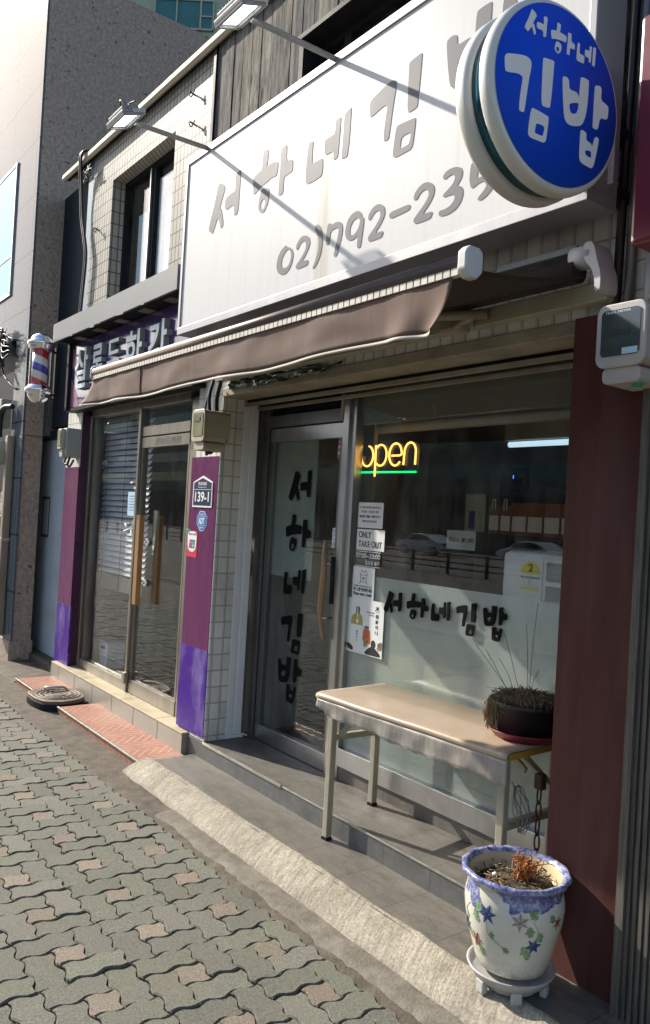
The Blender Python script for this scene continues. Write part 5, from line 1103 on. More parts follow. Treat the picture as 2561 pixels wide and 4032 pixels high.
t = thing('electricity_meter', 'grey meter with a clear flip cover on the salon corner post', 'electricity meter', (-6.97, 2.44, 2.0), 'electricity meters on the shopfront')
g = MB(); g.prism(rrect(-7.045, -6.905, 2.02, 2.275, .02), 2.32, 2.445); g.build('case', 'meter_grey', t, bevel=.008)
g = MB(); g.prism(rrect(-7.04, -6.945, 2.085, 2.265, .012), 2.285, 2.32); g.build('front_cover', 'meter', t, bevel=.006); g = MB(); g.prism(rrect(-7.03, -6.955, 2.115, 2.25, .01), 2.28, 2.2845); g.build('window', 'meter_glass', t)
g = MB(); g.prism(rrect(-7.02, -6.945, 2.02, 2.07, .012), 2.30, 2.32); g.build('terminal_cover', 'meter', t)
for a in ([(-7.0, 2.36, 2.02), (-7.0, 2.34, 1.975), (-6.95, 2.35, 1.96), (-6.92, 2.36, 2.02)], [(-6.97, 2.38, 2.02), (-6.96, 2.36, 1.95), (-6.92, 2.37, 1.945), (-6.90, 2.39, 2.0)]):
    b = MB(); b.tube(spline(a, 8), .009, 8); b.build('wire', 'black_cable', t)
t = thing('electricity_meter', 'beige meter box on the granite wall at the left edge', 'electricity meter', (-8.65, 2.28, 1.95), 'electricity meters on the shopfront')
g = MB(); g.prism(rrect(-8.86, -8.50, 1.975, 2.215, .03), 2.10, 2.24); g.build('case', 'meter', t, bevel=.01)
g = MB(); g.prism(rrect(-8.85, -8.60, 2.03, 2.20, .02), 2.08, 2.10); g.build('front_cover', 'meter_grey', t)
for i in range(4):
    b = MB(); b.tube(spline([(-8.74 + .035 * i, 2.16, 1.98), (-8.74 + .03 * i, 2.15, 1.90), (-8.66 + .01 * i, 2.16, 1.865), (-8.60, 2.18, 1.90 + .01 * i), (-8.59, 2.2, 1.98)], 8), .016, 8); b.build('wire', 'black_cable', t)
t = thing('breaker_box', 'grey white breaker cabinet high on the granite wall at the left edge', 'electric box', (-8.7, 2.28, 2.36)); g = MB(); g.box(-9.1, -8.62, 2.2, 2.30, 2.36, 2.66); g.build('case', 'meter_grey', t, bevel=.008); g = MB(); g.box(-8.82, -8.70, 2.196, 2.2, 2.58, 2.61); g.build('latch', 'meter', t)
b = MB(); b.tube(spline([(-8.35, 2.24, 2.56), (-8.52, 2.2, 2.55), (-8.60, 2.19, 2.44), (-8.62, 2.2, 2.26)], 10), .028, 10); tag(b.build('conduit', 'black_cable'), 'thick black conduit curving into the granite wall', 'conduit')
t = thing('cable_bundle', 'messy tangle of black cables on the granite front at the left edge', 'cables', (-8.8, 2.2, 3.2))
random.seed(3); g = MB()
for i in range(26):
    c = Vector((-8.86, 2.22, 3.2)); g.tube(spline([c + Vector((random.uniform(-.25, .12), random.uniform(-.08, .03), random.uniform(-.22, .22))) for _ in range(5)], 6), random.choice((.004, .006, .010)), 6)
g.build('tangle', 'black_cable', t)
g = MB()
for i in range(5): g.tube(spline([(-8.86, 2.22, 3.2 + .05 * i), (-8.6, 2.17, 3.32 - .06 * i), (-8.42, 2.2, 3.22 - .03 * i), (-8.36, 2.27, 3.05)], 8), .006, 6)
g.tube([(-8.86, 2.22, 3.36), (-8.30, 2.25, 3.22)], .007, 6); g.tube(spline([(-8.86, 2.22, 3.1), (-8.70, 2.22, 2.93), (-8.48, 2.24, 2.80), (-8.36, 2.27, 2.74)], 8), .012, 6); g.build('loose_cable', 'black_cable', t)
# cables hanging from the coping
t = thing('cable_bundle', 'black cables hanging down the tiled corner from the coping', 'cables', (-7.05, 2.4, 4.7)); g = MB()
for dx in (0, .035): g.tube(spline([(-7.05 + dx, 2.40, 4.765), (-7.10 + dx, 2.365, 4.75), (-7.14 + dx, 2.37, 4.66), (-7.17 + dx, 2.40, 4.45), (-7.14 + dx, 2.41, 4.2), (-7.05 + dx, 2.41, 4.0), (-6.98 + dx, 2.41, 3.8), (-7.01 + dx, 2.41, 3.5), (-7.05 + dx, 2.41, 3.2)], 8), .011, 8)
for i in range(8): c = Vector((-7.0, 2.41, 4.58)); g.tube(spline([c + Vector((random.uniform(-.1, .12), random.uniform(-.03, .01), random.uniform(-.1, .06))) for _ in range(4)], 6), .003, 5)
g.build('cable', 'black_cable', t)
for i, (x, z, lb) in enumerate(((-5.02, 4.28, 'rusty wire hook on the tiles left of the signboard'), (-5.05, 4.5, 'short black peg sticking out of the tiles under the coping'), (-6.78, 4.0, 'rusty wire hook beside the upstairs window'))):
    g = MB(); g.tube([(x, 2.46, z), (x + .01, 2.40, z + .008)], .006, 6); g.tube(spline([(x - .03, 2.41, z + .02), (x + .0, 2.40, z), (x + .02, 2.41, z - .03), (x + .05, 2.42, z + .01)]), .004, 6); tag(g.build('wall_hook', 'rust'), lb, 'hook', 'hooks on the facade')

# barber pole
bp = thing('barber_pole', 'chrome capped barber pole with red white and blue stripes', 'barber pole', (-7.12, 2.10, 2.42))
c = (-7.055, 2.10)
def bl_(prof, name, m, n=40): g = MB(); prof = [(r * 1.13, z) for r, z in prof]; g.lathe((c[0], c[1], 0), prof, n); return g.build(name, m, bp)
bl_([(.001, 3.078), (.03, 3.074), (.055, 3.060), (.074, 3.035), (.082, 3.010), (.098, 3.002), (.101, 2.985), (.095, 2.968), (.088, 2.962), (.090, 2.945), (.080, 2.935), (.05, 2.935)], 'top_cap', 'chrome')
bl_([(.05, 2.625), (.080, 2.622), (.084, 2.612), (.090, 2.606), (.101, 2.590), (.101, 2.572), (.094, 2.562), (.084, 2.555), (.080, 2.53), (.066, 2.498), (.045, 2.476), (.02, 2.466), (.001, 2.464)], 'bottom_cap', 'chrome')
bl_([(.0001, 2.625), (.058, 2.625), (.058, 2.935), (.0001, 2.935)], 'stripe_drum', 'spiral')
g = MB(); g.lathe((c[0], c[1], 0), [(.088, 2.625), (.088, 2.935)], 40, cap=False); g.build('glass_tube', 'glass_clear', bp)
g = MB(); g.box(-7.31, -7.27, 2.30, 2.35, 2.56, 3.02); g.tube([(-7.29, 2.31, 2.97), (-7.12, 2.16, 2.98)], .01, 8); g.tube([(-7.29, 2.31, 2.585), (-7.12, 2.16, 2.585)], .01, 8); g.tube(spline([(-7.28, 2.32, 3.0), (-7.22, 2.30, 3.06), (-7.15, 2.33, 3.05)]), .008, 6); g.build('mount', 'black_paint', bp)

# the iron lid
ml = thing('iron_lid', 'worn iron lid with a handle sitting proud between the terracotta ledges', 'utility lid', (-6.33, 2.13, 0))
outl = chaikin([(-6.60, 2.06), (-6.53, 1.985), (-6.32, 1.975), (-6.15, 2.01), (-6.085, 2.10), (-6.09, 2.24), (-6.17, 2.35), (-6.34, 2.385), (-6.52, 2.36), (-6.60, 2.27)], 3)
def plate(p, z0, z1, m, n):
    g = MB(); q = len(p); g.add([(x, y, z0) for x, y in p] + [(x, y, z1) for x, y in p], [list(range(q))[::-1], list(range(q, 2 * q))] + [(i, (i + 1) % q, (i + 1) % q + q, i + q) for i in range(q)]); return g.build(n, m, ml, bevel=.006)
def sc(p, f): return [(-6.335 + (x + 6.335) * f, 2.18 + (y - 2.18) * f) for x, y in p]
plate(sc(outl, 1.0), 0.0, .058, 'black_paint', 'frame'); plate(sc(outl, .975), .052, .083, 'iron_lid', 'cover')
g = MB()
for rr in (.055, .095, .135, .165): g.tube([(-6.335 + rr * 1.15 * math.cos(a), 2.18 + rr * math.sin(a), .084) for a in [2 * math.pi * k / 40 for k in range(41)]], .0045, 6)
for q in range(16): a = 2 * math.pi * q / 16; g.tube([(-6.335 + .11 * 1.15 * math.cos(a), 2.18 + .11 * math.sin(a), .084), (-6.335 + .122 * 1.15 * math.cos(a + .1), 2.18 + .122 * math.sin(a + .1), .084)], .004, 5)
g.build('raised_ring', 'iron_lid', ml)
g = MB(); g.tube(spline([(-6.50, 2.13, .08), (-6.50, 2.13, .108), (-6.46, 2.17, .114), (-6.44, 2.26, .112), (-6.44, 2.29, .082)], 6), .009, 8); g.build('handle', 'alu', ml)

# ------------------------------------------------------------------ folding table and its pot
tb = thing('folding_table', 'folding table with a cream vinyl cloth set on the step below the window', 'table', (-2.5, 2.5, .07))
TA = R(2.9); TO = Vector((-3.035, 2.298, 0)); tu = Vector((math.cos(TA), math.sin(TA), 0)); tv = Vector((-math.sin(TA), math.cos(TA), 0))
TLn, TWd, TZ = 1.115, .438, .782
def tp(u, v, z): return TO + tu * u + tv * v + Vector((0, 0, z))
def bar(b, p, q, w_, h_=None):
    p = Vector(p); q = Vector(q); d = (q - p); Lq = d.length; d.normalize(); up = Vector((0, 0, 1)) if abs(d.z) < .9 else tv
    a = d.cross(up).normalized(); c_ = a.cross(d).normalized(); Mx = Matrix((d, a, c_)).transposed(); b.obox((p + q) / 2, Lq, w_, h_ or w_, Mx)
g = MB(); vs = []; nu, nv = 40, 16
# cloth: rounds over the street edge, lies on the board
prof = [(0.0, -.030), (-.012, -.014), (-.008, -.004), (.004, 0), (.02, .002), (.2, .0015), (.438, .0015)]
for i in range(nu + 1):
    for (v, dz) in prof:
        u = -.006 + (TLn + .006) * i / nu; vs.append(tp(u, v, TZ + dz + .0022 * nz(u * 5, v * 6)))
q = len(prof); g.add(vs, [(i * q + k, (i + 1) * q + k, (i + 1) * q + k + 1, i * q + k + 1) for i in range(nu) for k in range(q - 1)], True)
o = g.build('cloth', 'cloth', tb); s = o.modifiers.new('thick', 'SOLIDIFY'); s.thickness = .003; s.offset = 1
g = MB(); vs = []; nu = 120
for i in range(nu + 1):
    u = TLn * i / nu
    drop = .055 + .028 * (.5 + .5 * nz(u * 4, 7)) + .02 * (u > .42) * min(1, (u - .42) * 8) + .012 * nz(u * 19, 3)
    if u < .06: drop = .035 + u * .3
    for j in range(7):
        f = j / 6; vs.append(tp(u, -.010 - .004 * math.sin(u * 42 + f) * f - .006 * f * nz(u * 9, f * 2), TZ - .026 - drop * f))
g.add(vs, [(i * 7 + k, (i + 1) * 7 + k, (i + 1) * 7 + k + 1, i * 7 + k + 1) for i in range(nu) for k in range(6)], True)
o = g.build('cloth_edge', 'skirt', tb); s = o.modifiers.new('thick', 'SOLIDIFY'); s.thickness = .001
g = MB(); b0 = [tp(0, 0, 0), tp(TLn, 0, 0), tp(TLn, TWd, 0), tp(0, TWd, 0)]
g.add([p + Vector((0, 0, TZ - .026)) for p in b0] + [p + Vector((0, 0, TZ - .002)) for p in b0], [(3, 2, 1, 0), (4, 5, 6, 7), (0, 1, 5, 4), (1, 2, 6, 5), (2, 3, 7, 6), (3, 0, 4, 7)]); g.build('table_top', 'edge_yellow', tb)
g = MB()
bar(g, tp(.04, .07, TZ - .04), tp(1.06, .07, TZ - .04), .02, .026); bar(g, tp(.04, .40, TZ - .04), tp(1.06, .40, TZ - .04), .02, .026); g.build('rail', 'table_leg', tb)
for nm, (u, v, zb) in dict(a=(.018, .085, .07), b=(.0, .395, .172), c=(1.045, .072, .07), d=(1.05, .395, .172)).items():
    g = MB(); bar(g, tp(u, v, zb + .012), tp(u + (.02 if u < .5 else -.02) * 0, v, TZ - .028), .034); lg = g.build('leg', 'table_leg', tb, bevel=.004)
    g = MB(); bar(g, tp(u, v, zb), tp(u, v, zb + .012), .037); g.build('foot', 'black_paint', lg)
g = MB(); bar(g, tp(.012, .10, .56), tp(.008, .385, .548), .03, .03); g.build('cross_bar', 'table_leg', tb, bevel=.003); g = MB(); bar(g, tp(1.045, .09, .475), tp(1.05, .39, .475), .03, .03); g.build('cross_bar', 'table_leg', tb, bevel=.003)
g = MB(); bar(g, tp(.025, .13, .57), tp(.16, .20, TZ - .05), .018, .026); g.build('folding_brace', 'table_leg', tb); g = MB(); bar(g, tp(1.03, .23, .66), tp(.9, .25, TZ - .05), .016, .022); g.build('folding_brace', 'table_leg', tb); g = MB(); bar(g, tp(1.05, .20, TZ - .06), tp(1.055, .38, .58), .02, .02); g.build('folding_brace', 'table_leg', tb)
ch = thing('rusty_chain', 'rusty chain hanging from the table cross bar by the pier', 'chain', (-1.89, 2.5, .3)); g = MB()
for i in range(7):
    z = .62 - .06 * i; A = 0 if i % 2 else math.pi / 2
    g.tube([(-1.888 + .011 * math.cos(q) * math.cos(A) + .002 * math.sin(i * 3), 2.50 + .011 * math.cos(q) * math.sin(A), z + .036 * math.sin(q)) for q in [2 * math.pi * k / 14 for k in range(15)]], .0038, 6)
g.build('link', 'rust', ch); g = MB(); g.box(-1.905, -1.87, 2.485, 2.52, .64, .70); g.build('padlock', 'rust', ch, bevel=.006)
wb = thing('wire_coil', 'loose grey plastic ties bundled under the right end of the table', 'ties', (-1.98, 2.45, .6)); g = MB(); random.seed(5)
for i in range(9): c_ = Vector((-1.965, 2.45, .63)); g.tube(spline([c_, c_ + Vector((random.uniform(-.01, .05), random.uniform(-.03, .03), random.uniform(-.06, .02))), c_ + Vector((random.uniform(.01, .07), random.uniform(-.03, .03), -.10)), c_ + Vector((random.uniform(.02, .06), .0, -.16))]), .002, 5)
g.build('tie', 'alu_dark', wb)

pp = thing('dead_plant_pot', 'black plastic pot of dead straw on a dark red saucer on the table', 'potted plant', (-2.045, 2.605, .785))
pc = (-2.045, 2.605)
g = MB(); g.lathe((*pc, .787), [(.10, 0), (.125, .0), (.150, .028), (.155, .032), (.150, .034), (.12, .006), (.001, .006)], 48); g.build('saucer', 'saucer_red', pp)
g = MB(); g.lathe((*pc, .794), [(.001, 0), (.115, 0), (.142, .12), (.150, .122), (.153, .138), (.146, .14), (.138, .118), (.001, .115)], 48); g.build('pot', 'black_pot', pp)
random.seed(11); g = MB()
for i in range(1100):
    a = random.uniform(0, 2 * math.pi); r_ = .128 * math.sqrt(random.random()); p = Vector((pc[0] + r_ * math.cos(a), pc[1] + r_ * math.sin(a), .928 + .03 * (1 - r_ / .14)))
    d = Vector((random.gauss(0, .022), random.gauss(0, .022), random.uniform(.0, .02))); g.tube([p, p + d * .5 + Vector((0, 0, .012)), p + d + Vector((0, 0, random.uniform(-.02, .015)))], random.uniform(.0009, .0018), 3, False)
for i in range(800):
    a = R(random.gauss(200, 20)); p = Vector((pc[0] + .142 * math.cos(a), pc[1] + .142 * math.sin(a), .925)); o_ = Vector((math.cos(a), math.sin(a), 0)); Lh = random.uniform(.03, .125)
    g.tube([p - o_ * .04 + Vector((0, 0, .0)), p + o_ * .012 + Vector((0, 0, .004)), p + o_ * random.uniform(.008, .024) + Vector((random.gauss(0, .006), random.gauss(0, .006), -Lh * .55)), p + o_ * random.uniform(-.012, .02) + Vector((random.gauss(0, .008), random.gauss(0, .008), -Lh))], random.uniform(.0009, .0018), 3, False)
g.build('dead_straw', 'dry_grass', pp)
g = MB(); g.lathe((*pc, .90), [(.137, 0), (.12, .02), (.06, .03), (.001, .032)], 30); g.build('soil', 'soil', pp)
g = MB()
for a, b_ in (((-2.133, 2.6, .94), (-2.315, 2.58, 1.112)), ((-2.14, 2.6, .94), (-2.277, 2.6, 1.10)), ((-2.083, 2.6, .94), (-2.191, 2.61, 1.18)), ((-2.04, 2.6, .94), (-2.02, 2.6, 1.326)), ((-2.045, 2.6, .94), (-2.078, 2.61, 1.232)), ((-2.035, 2.6, .94), (-2.0, 2.6, 1.06)), ((-2.11, 2.6, .94), (-2.22, 2.62, 1.07))):
    a = Vector(a); b_ = Vector(b_); m_ = (a + b_) / 2 + Vector((random.uniform(-.008, .008), 0, .01)); g.tube(spline([a, m_, b_], 6), .0013, 5)
g.build('dry_stem', 'dry_grass', pp)

# ------------------------------------------------------------------ glazed flower pot
fp = thing('glazed_flower_pot', 'cream glazed flower pot with a blue rim and painted flowers on a plastic stand', 'flower pot', (-1.752, 2.215, .07))
fc = (-1.752, 2.215); PZ = .138
ps = [(.001, 0), (.112, 0), (.120, .006), (.128, .03), (.142, .075), (.156, .13), (.166, .18), (.170, .22), (.168, .25), (.160, .275), (.155, .29), (.160, .298), (.176, .305), (.186, .316), (.186, .325), (.178, .331), (.166, .327), (.158, .315)]
ps = [(r * .985, h * .985) for r, h in ps]
g = MB(); g.lathe((*fc, PZ), ps, 96, cap=False, wob=lambda a, h: (.012 * math.sin(a * 14) if h > .30 else 0) + .004 * math.sin(h * 150) * (h < .28)); g.build('pot', 'pot', fp)
g = MB(); g.lathe((*fc, PZ), [(.1556, .310), (.146, .286), (.147, .250), (.001, .245)], 64, cap=False); g.build('inner_wall', 'pot_inner', fp)
g = MB(); g.lathe((*fc, PZ), [(.147, .257), (.12, .272), (.06, .283), (.001, .285)], 64, wob=lambda a, h: .03 * math.sin(a * 5)); g.build('soil', 'soil', fp)
g = MB(); random.seed(2)
for i in range(170):
    a = random.uniform(0, 6.3); r_ = .14 * math.sqrt(random.random()); p = Vector((fc[0] + r_ * math.cos(a), fc[1] + r_ * math.sin(a), PZ + .275 + random.uniform(0, .012))); d = Vector((random.gauss(0, .018), random.gauss(0, .018), random.uniform(-.004, .014))); g.tube([p, p + d], random.uniform(.001, .0026), 4)
g.build('dry_litter', 'dry_grass', fp)
g = MB(); base = Vector((fc[0] + .01, fc[1] + .02, PZ + .275))
for i in range(60):
    q = base + Vector((random.gauss(.01, .02), random.gauss(.02, .02), random.uniform(.02, .085))); g.tube(spline([base + Vector((random.gauss(0, .015), random.gauss(0, .015), 0)), (base + q) / 2 + Vector((random.gauss(0, .012), random.gauss(0, .012), .01)), q, q + Vector((random.gauss(0, .015), random.gauss(0, .015), random.gauss(0, .01)))], 4), random.uniform(.0012, .0028), 5)
g.tube(spline([base + Vector((-.02, -.03, .02)), base + Vector((.02, .01, .05)), base + Vector((.07, .05, .075)), base + Vector((.09, .06, .07))]), .002, 5); g.build('dry_plant', 'dry_flower', fp)
# painted flowers and leaves lie in the glaze, following the pot wall
def rad(h):
    for (r0, h0), (r1, h1) in zip(ps[1:], ps[2:]):
        if h0 <= h <= h1 and h1 > h0: return r0 + (r1 - r0) * (h - h0) / (h1 - h0)
    return .16
def onpot(ang, h, dx, dz, e=.0012):
    rr = rad(h + dz) * (1 + .004 * math.sin((h + dz) * 150)) + e; a = R(ang) + dx / .165; return Vector((fc[0] + rr * math.cos(a), fc[1] + rr * math.sin(a), PZ + h + dz))
MTf = {'b': mat('blue glaze', (.05, .085, .24), .25, var=.3, scale=90), 'r': mat('rust glaze', (.42, .17, .11), .25, var=.35, scale=90), 'p': mat('pink outline glaze', (.42, .33, .31), .3, var=.2, scale=80), 'g': mat('green glaze', (.22, .36, .19), .3, var=.5, scale=60), 'k': mat('glaze outline', (.03, .05, .07), .3)}
def star(ang, h, r_, m_, rot):
    g = MB(); n = 6; ring = []
    for k_ in range(n * 2): q = math.pi * k_ / n + rot; rr = r_ * (1 if k_ % 2 == 0 else .46); ring.append(onpot(ang, h, rr * math.cos(q), rr * math.sin(q)))
    ce = onpot(ang, h, 0, 0, .0022); g.add([ce] + ring, [(0, 1 + k_, 1 + (k_ + 1) % (2 * n)) for k_ in range(2 * n)]); f = g.build('painted_flower', MTf[m_], fp)
    g = MB()
    for k_ in range(n): q = 2 * math.pi * k_ / n + rot; g.tube([onpot(ang, h, 0, 0, .0025), onpot(ang, h, r_ * .8 * math.cos(q), r_ * .8 * math.sin(q), .0018)], .0007, 4)
    g.build('painted_vein', MTf['k'], f)
def leaf(ang, h, r_, rot):
    g = MB(); sh_ = [(0, -1), (.5, -.8), (.45, -.3), (1, -.1), (.55, .25), (.5, .7), (0, 1), (-.45, .6), (-.55, .2), (-1, -.1), (-.5, -.35), (-.5, -.8)]
    ring = [onpot(ang, h, r_ * (x * math.cos(rot) - y * math.sin(rot)), r_ * (x * math.sin(rot) + y * math.cos(rot))) for x, y in sh_]
    g.add([onpot(ang, h, 0, 0, .0018)] + ring, [(0, 1 + k_, 1 + (k_ + 1) % len(ring)) for k_ in range(len(ring))]); g.build('painted_leaf', MTf['g'], fp)
for a, h, r_, m_, ro in ((262, .215, .036, 'b', .2), (300, .215, .033, 'p', .5), (222, .135, .031, 'b', .3), (242, .105, .032, 'r', .1), (197, .245, .031, 'r', .4), (318, .135, .031, 'b', .2), (350, .20, .026, 'r', .3), (60, .2, .028, 'b', .1), (120, .12, .028, 'r', .2)): star(a - 22 + 38, h, r_, m_, ro)
for a, h, r_, ro in ((247, .195, .022, .3), (250, .230, .018, .8), (312, .185, .020, .2), (315, .24, .018, .9), (228, .115, .018, 1.2), (250, .075, .020, .4), (215, .11, .014, .5), (205, .235, .016, .2), (200, .20, .016, .1), (228, .17, .014, .3), (268, .15, .013, .2), (285, .11, .014, 1), (308, .115, .02, .6), (325, .165, .018, .3), (312, .1, .016, .1), (340, .22, .016, .5)): leaf(a - 22 + 38, h, r_, ro)
g = MB()
for pts in ([(262, .19), (262, .155), (270, .135), (282, .115)], [(235, .22), (226, .19), (228, .16), (224, .14)], [(200, .235), (202, .2)], [(315, .22), (322, .18), (318, .14)]): g.tube(spline([onpot(a + 16, h, 0, 0, .0014) for a, h in pts], 5), .0009, 4)
g.build('painted_vine', MTf['g'], fp)
st = thing('plant_stand', 'round grey white plastic plant stand under the glazed pot', 'plant stand', (*fc, .07))
g = MB(); g.lathe((*fc, .07), [(.001, .052), (.122, .052), (.136, .060), (.145, .068), (.149, .066), (.145, .058), (.134, .046), (.129, .034), (.119, .034), (.119, .044), (.001, .044)], 56); g.build('tray', 'stand', st)
g = MB(); g.lathe((*fc, .07), [(.096, .004), (.102, .034)], 48, cap=False); g.build('drum', 'stand', st)
for q in range(6):
    a = R(-100 + 60 * q); d = Vector((math.cos(a), math.sin(a), 0)); g = MB(); Mx = Matrix((d, Vector((-d.y, d.x, 0)), Vector((0, 0, 1)))).transposed(); zc = .078 if True else 0
    g.obox(Vector((*fc, .082)) + d * .119, .024, .036, .044, Mx); g.build('leg', 'stand', st, bevel=.005)
g = MB(); g.tube([(fc[0] - .06, fc[1] - .045, PZ + .283), (fc[0] - .048, fc[1] - .04, PZ + .291)], .008, 8); tag(g.build('litter_scrap', 'paper', bevel=.002), 'crumpled white scrap lying on the soil of the glazed pot', 'litter')

# red sign casing and pipes at the right edge above
rc = thing('red_sign_box', 'dark red sign casing cut off at the upper right edge', 'sign', (-1.2, 2.2, 2.5)); g = MB(); g.box(-1.405, -.9, 2.15, 2.43, 2.50, 3.2); g.build('casing', 'red_plastic', rc, bevel=.012)
g = MB(); g.tube([(-1.575, 2.425, 2.37), (-1.565, 2.425, 4.2)], .018, 10); tag(g.build('wall_pipe', 'alu_dark'), 'grey pipe running up the tiled wall right of the signboard', 'pipe')
g = MB(); g.tube([(-1.50, 2.43, 2.37), (-1.50, 2.43, 2.56)], .02, 10); g.tube([(-1.48, 2.40, 2.41), (-1.2, 2.40, 2.41)], .012, 10); tag(g.build('conduit', 'cap'), 'white conduit above the pale meter at the right', 'conduit')
g = MB(); g.tube([(-1.62, 2.42, 2.40), (-1.60, 2.42, 3.9)], .016, 8); tag(g.build('wall_cable', 'black_cable'), 'thick black cable beside the round sign bracket', 'cable')

# ------------------------------------------------------------------ inside the gimbap shop
fg = thing('chest_fridge', 'white fridge with a yellow energy label just inside the window', 'fridge', (-2.4, 3.0, .17)); g = MB(); g.box(-2.60, -1.9, 3.05, 3.6, .17, 1.51); g.build('body', 'white_gloss', fg, bevel=.03)
g = MB(); g.prism(rect(-2.49, -2.35, 1.27, 1.47), 3.047, 3.0495); lb = g.build('energy_label', 'paper', fg)
g = MB(); g.prism([(-2.42 + .055 * math.cos(R(k * 15)), 1.41 + .055 * math.sin(R(k * 15))) for k in range(13)], 3.045, 3.047); g.prism(rect(-2.47, -2.37, 1.33, 1.345), 3.045, 3.047); g.build('yellow_mark', 'yellow_print', lb)
text('2', (-2.430, -2.405, 1.42, 1.455), 3.045, 'writing', 'black_print', lb); text('에너지소비효율등급', (-2.475, -2.365, 1.385, 1.397), 3.047, 'writing', 'black_print', lb)
g = MB(); g.prism(rect(-2.33, -2.1, 1.38, 1.47), 3.047, 3.0495); g.prism(rect(-2.33, -2.1, 1.28, 1.36), 3.047, 3.0495); g.build('data_label', 'meter_grey', fg)
sh2 = thing('wall_shelf', 'dark shelf along the back wall of the gimbap shop', 'shelf', (-3.2, 4.1, 1.5)); g = MB(); g.box(-3.95, -2.2, 3.95, 4.3, 1.545, 1.575); g.build('board', 'inner_brown', sh2); g = MB(); g.box(-3.95, -3.92, 3.95, 4.3, .17, 1.54); g.box(-2.3, -2.27, 3.95, 4.3, .17, 1.54); g.build('upright', 'inner_black', sh2)
x = -3.52
for i in range(6):
    w_ = .095 if i < 2 else .125
    b_ = thing('carton', ('brown gift bag with a white handle on the shelf, %s' % ('next to the poster' if i == 0 else 'next to the cartons')) if i < 2 else 'brown carton with a white label on the shelf, %s' % ['first after the gift bags', 'second after the gift bags', 'third after the gift bags', 'beside the lime bag'][i - 2], 'carton', (x, 4.0, 1.576), 'goods on the shelf')
    g = MB(); g.box(x, x + w_ - .008, 3.98, 4.12, 1.576, 1.76 + .02 * (i > 1)); g.build('box', 'kraft', b_); g = MB(); g.box(x + .006, x + w_ - .014, 3.976, 3.979, 1.60, 1.695); g.build('label', 'paper', b_)
    if i < 2: g = MB(); g.tube(spline([(x + .03, 3.975, 1.73), (x + .035, 3.97, 1.79), (x + .055, 3.97, 1.795), (x + .05, 3.975, 1.73)]), .004, 6); g.build('handle', 'white_print', b_)
    x += w_
lb_ = thing('shopping_bag', 'olive lime bag at the end of the shelf row', 'bag', (x + .1, 4.0, 1.576)); g = MB(); g.prism([(x + .0, 1.576), (x + .20, 1.576), (x + .22, 1.73), (x + .0, 1.73)], 3.98, 4.15); g.build('body', 'lime_bag', lb_); g = MB(); g.tube(spline([(x + .05, 3.98, 1.72), (x + .1, 3.97, 1.78), (x + .15, 3.98, 1.72)]), .006, 6); g.build('handle', 'lime_bag', lb_)
t = thing('poster', 'cream poster with a violet bottle standing on the back shelf', 'poster', (-3.65, 4.0, 1.58)); g = MB(); g.box(-3.74, -3.56, 3.985, 3.99, 1.58, 1.83); g.build('sheet', 'inner_green', t); g = MB(); g.box(-3.70, -3.65, 3.98, 3.985, 1.60, 1.72); g.build('violet_bottle', 'violet', t); g = MB(); g.prism([(-3.64, 1.60), (-3.59, 1.60), (-3.59, 1.66), (-3.615, 1.72), (-3.64, 1.66)], 3.98, 3.985); g.build('cream_bottle', 'meter', t)
t = thing('price_sheet', 'white drinks price sheet hanging inside the window', 'price sign', (-2.83, 3.0, 1.49)); g = MB(); g.box(-2.935, -2.735, 3.0, 3.003, 1.495, 1.592); g.build('sheet', 'meter_grey', t); text('음료수', (-2.92, -2.845, 1.53, 1.555), 3.0, 'writing', 'black_print', t, bold=.01); text('₩1,000', (-2.83, -2.745, 1.53, 1.557), 3.0, 'writing', 'black_print', t, bold=.02)
t = thing('monitor', 'small black monitor with a blue light on the back wall of the shop', 'monitor', (-4.2, 5.2, 1.9)); g = MB(); g.box(-4.55, -4.25, 5.2, 5.26, 1.92, 2.12); g.build('screen', 'black_vinyl', t, bevel=.006); g = MB(); g.box(-4.36, -4.355, 5.195, 5.199, 2.03, 2.06); g.build('light', 'tv_dot', t); g = MB(); g.box(-4.42, -4.38, 5.26, 6.6, 2.0, 2.04); g.build('arm', 'black_paint', t)
t = thing('ceiling_tube', 'cool white fluorescent tube on the shop ceiling', 'ceiling light', (-3.1, 4.0, 2.15)); g = MB(); g.tube([(-3.40, 4.0, 2.155), (-2.5, 4.0, 2.155)], .018, 10); g.build('tube', 'cool_lamp', t); g = MB(); g.box(-3.42, -2.48, 3.97, 4.03, 2.18, 2.62); g.build('housing', 'inner_dark', t)
t = thing('ceiling_lamp', 'warm amber ceiling lamp above the neon sign', 'ceiling light', (-4.04, 3.6, 2.24), 'warm ceiling lamps'); g = MB(); g.box(-4.11, -3.97, 3.55, 3.65, 2.238, 2.25); g.build('panel', 'warm_lamp', t); g = MB(); g.box(-4.12, -3.96, 3.54, 3.66, 2.2505, 2.62); g.build('housing', 'maroon', t)
t2 = copy_tree(t); t2.location.x += 1.33; t2['label'] = 'warm amber ceiling lamp close to the maroon pier'
for i, (x, lbl) in enumerate(((-3.06, 'cream moulded chair behind the frosted film near the poster'), (-2.715, 'cream moulded chair behind the frosted film near the table pot'))):
    c_ = thing('chair', lbl, 'chair', (x, 3.0, .17), 'cream chairs behind the window'); g = MB(); g.prism(rrect(x - .145, x + .145, .56, .925, .06), 2.812, 2.845); g.build('backrest', 'cream_chair', c_); g = MB(); g.box(x - .17, x + .17, 2.87, 3.24, .52, .56); g.build('seat', 'cream_chair', c_, bevel=.015)
    for sx in (-1, 1):
        for y_ in (2.90, 3.2): g = MB(); g.tube([(x + sx * .14, y_, .52), (x + sx * .16, y_, .17)], .014, 8); g.build('leg', 'alu', c_)
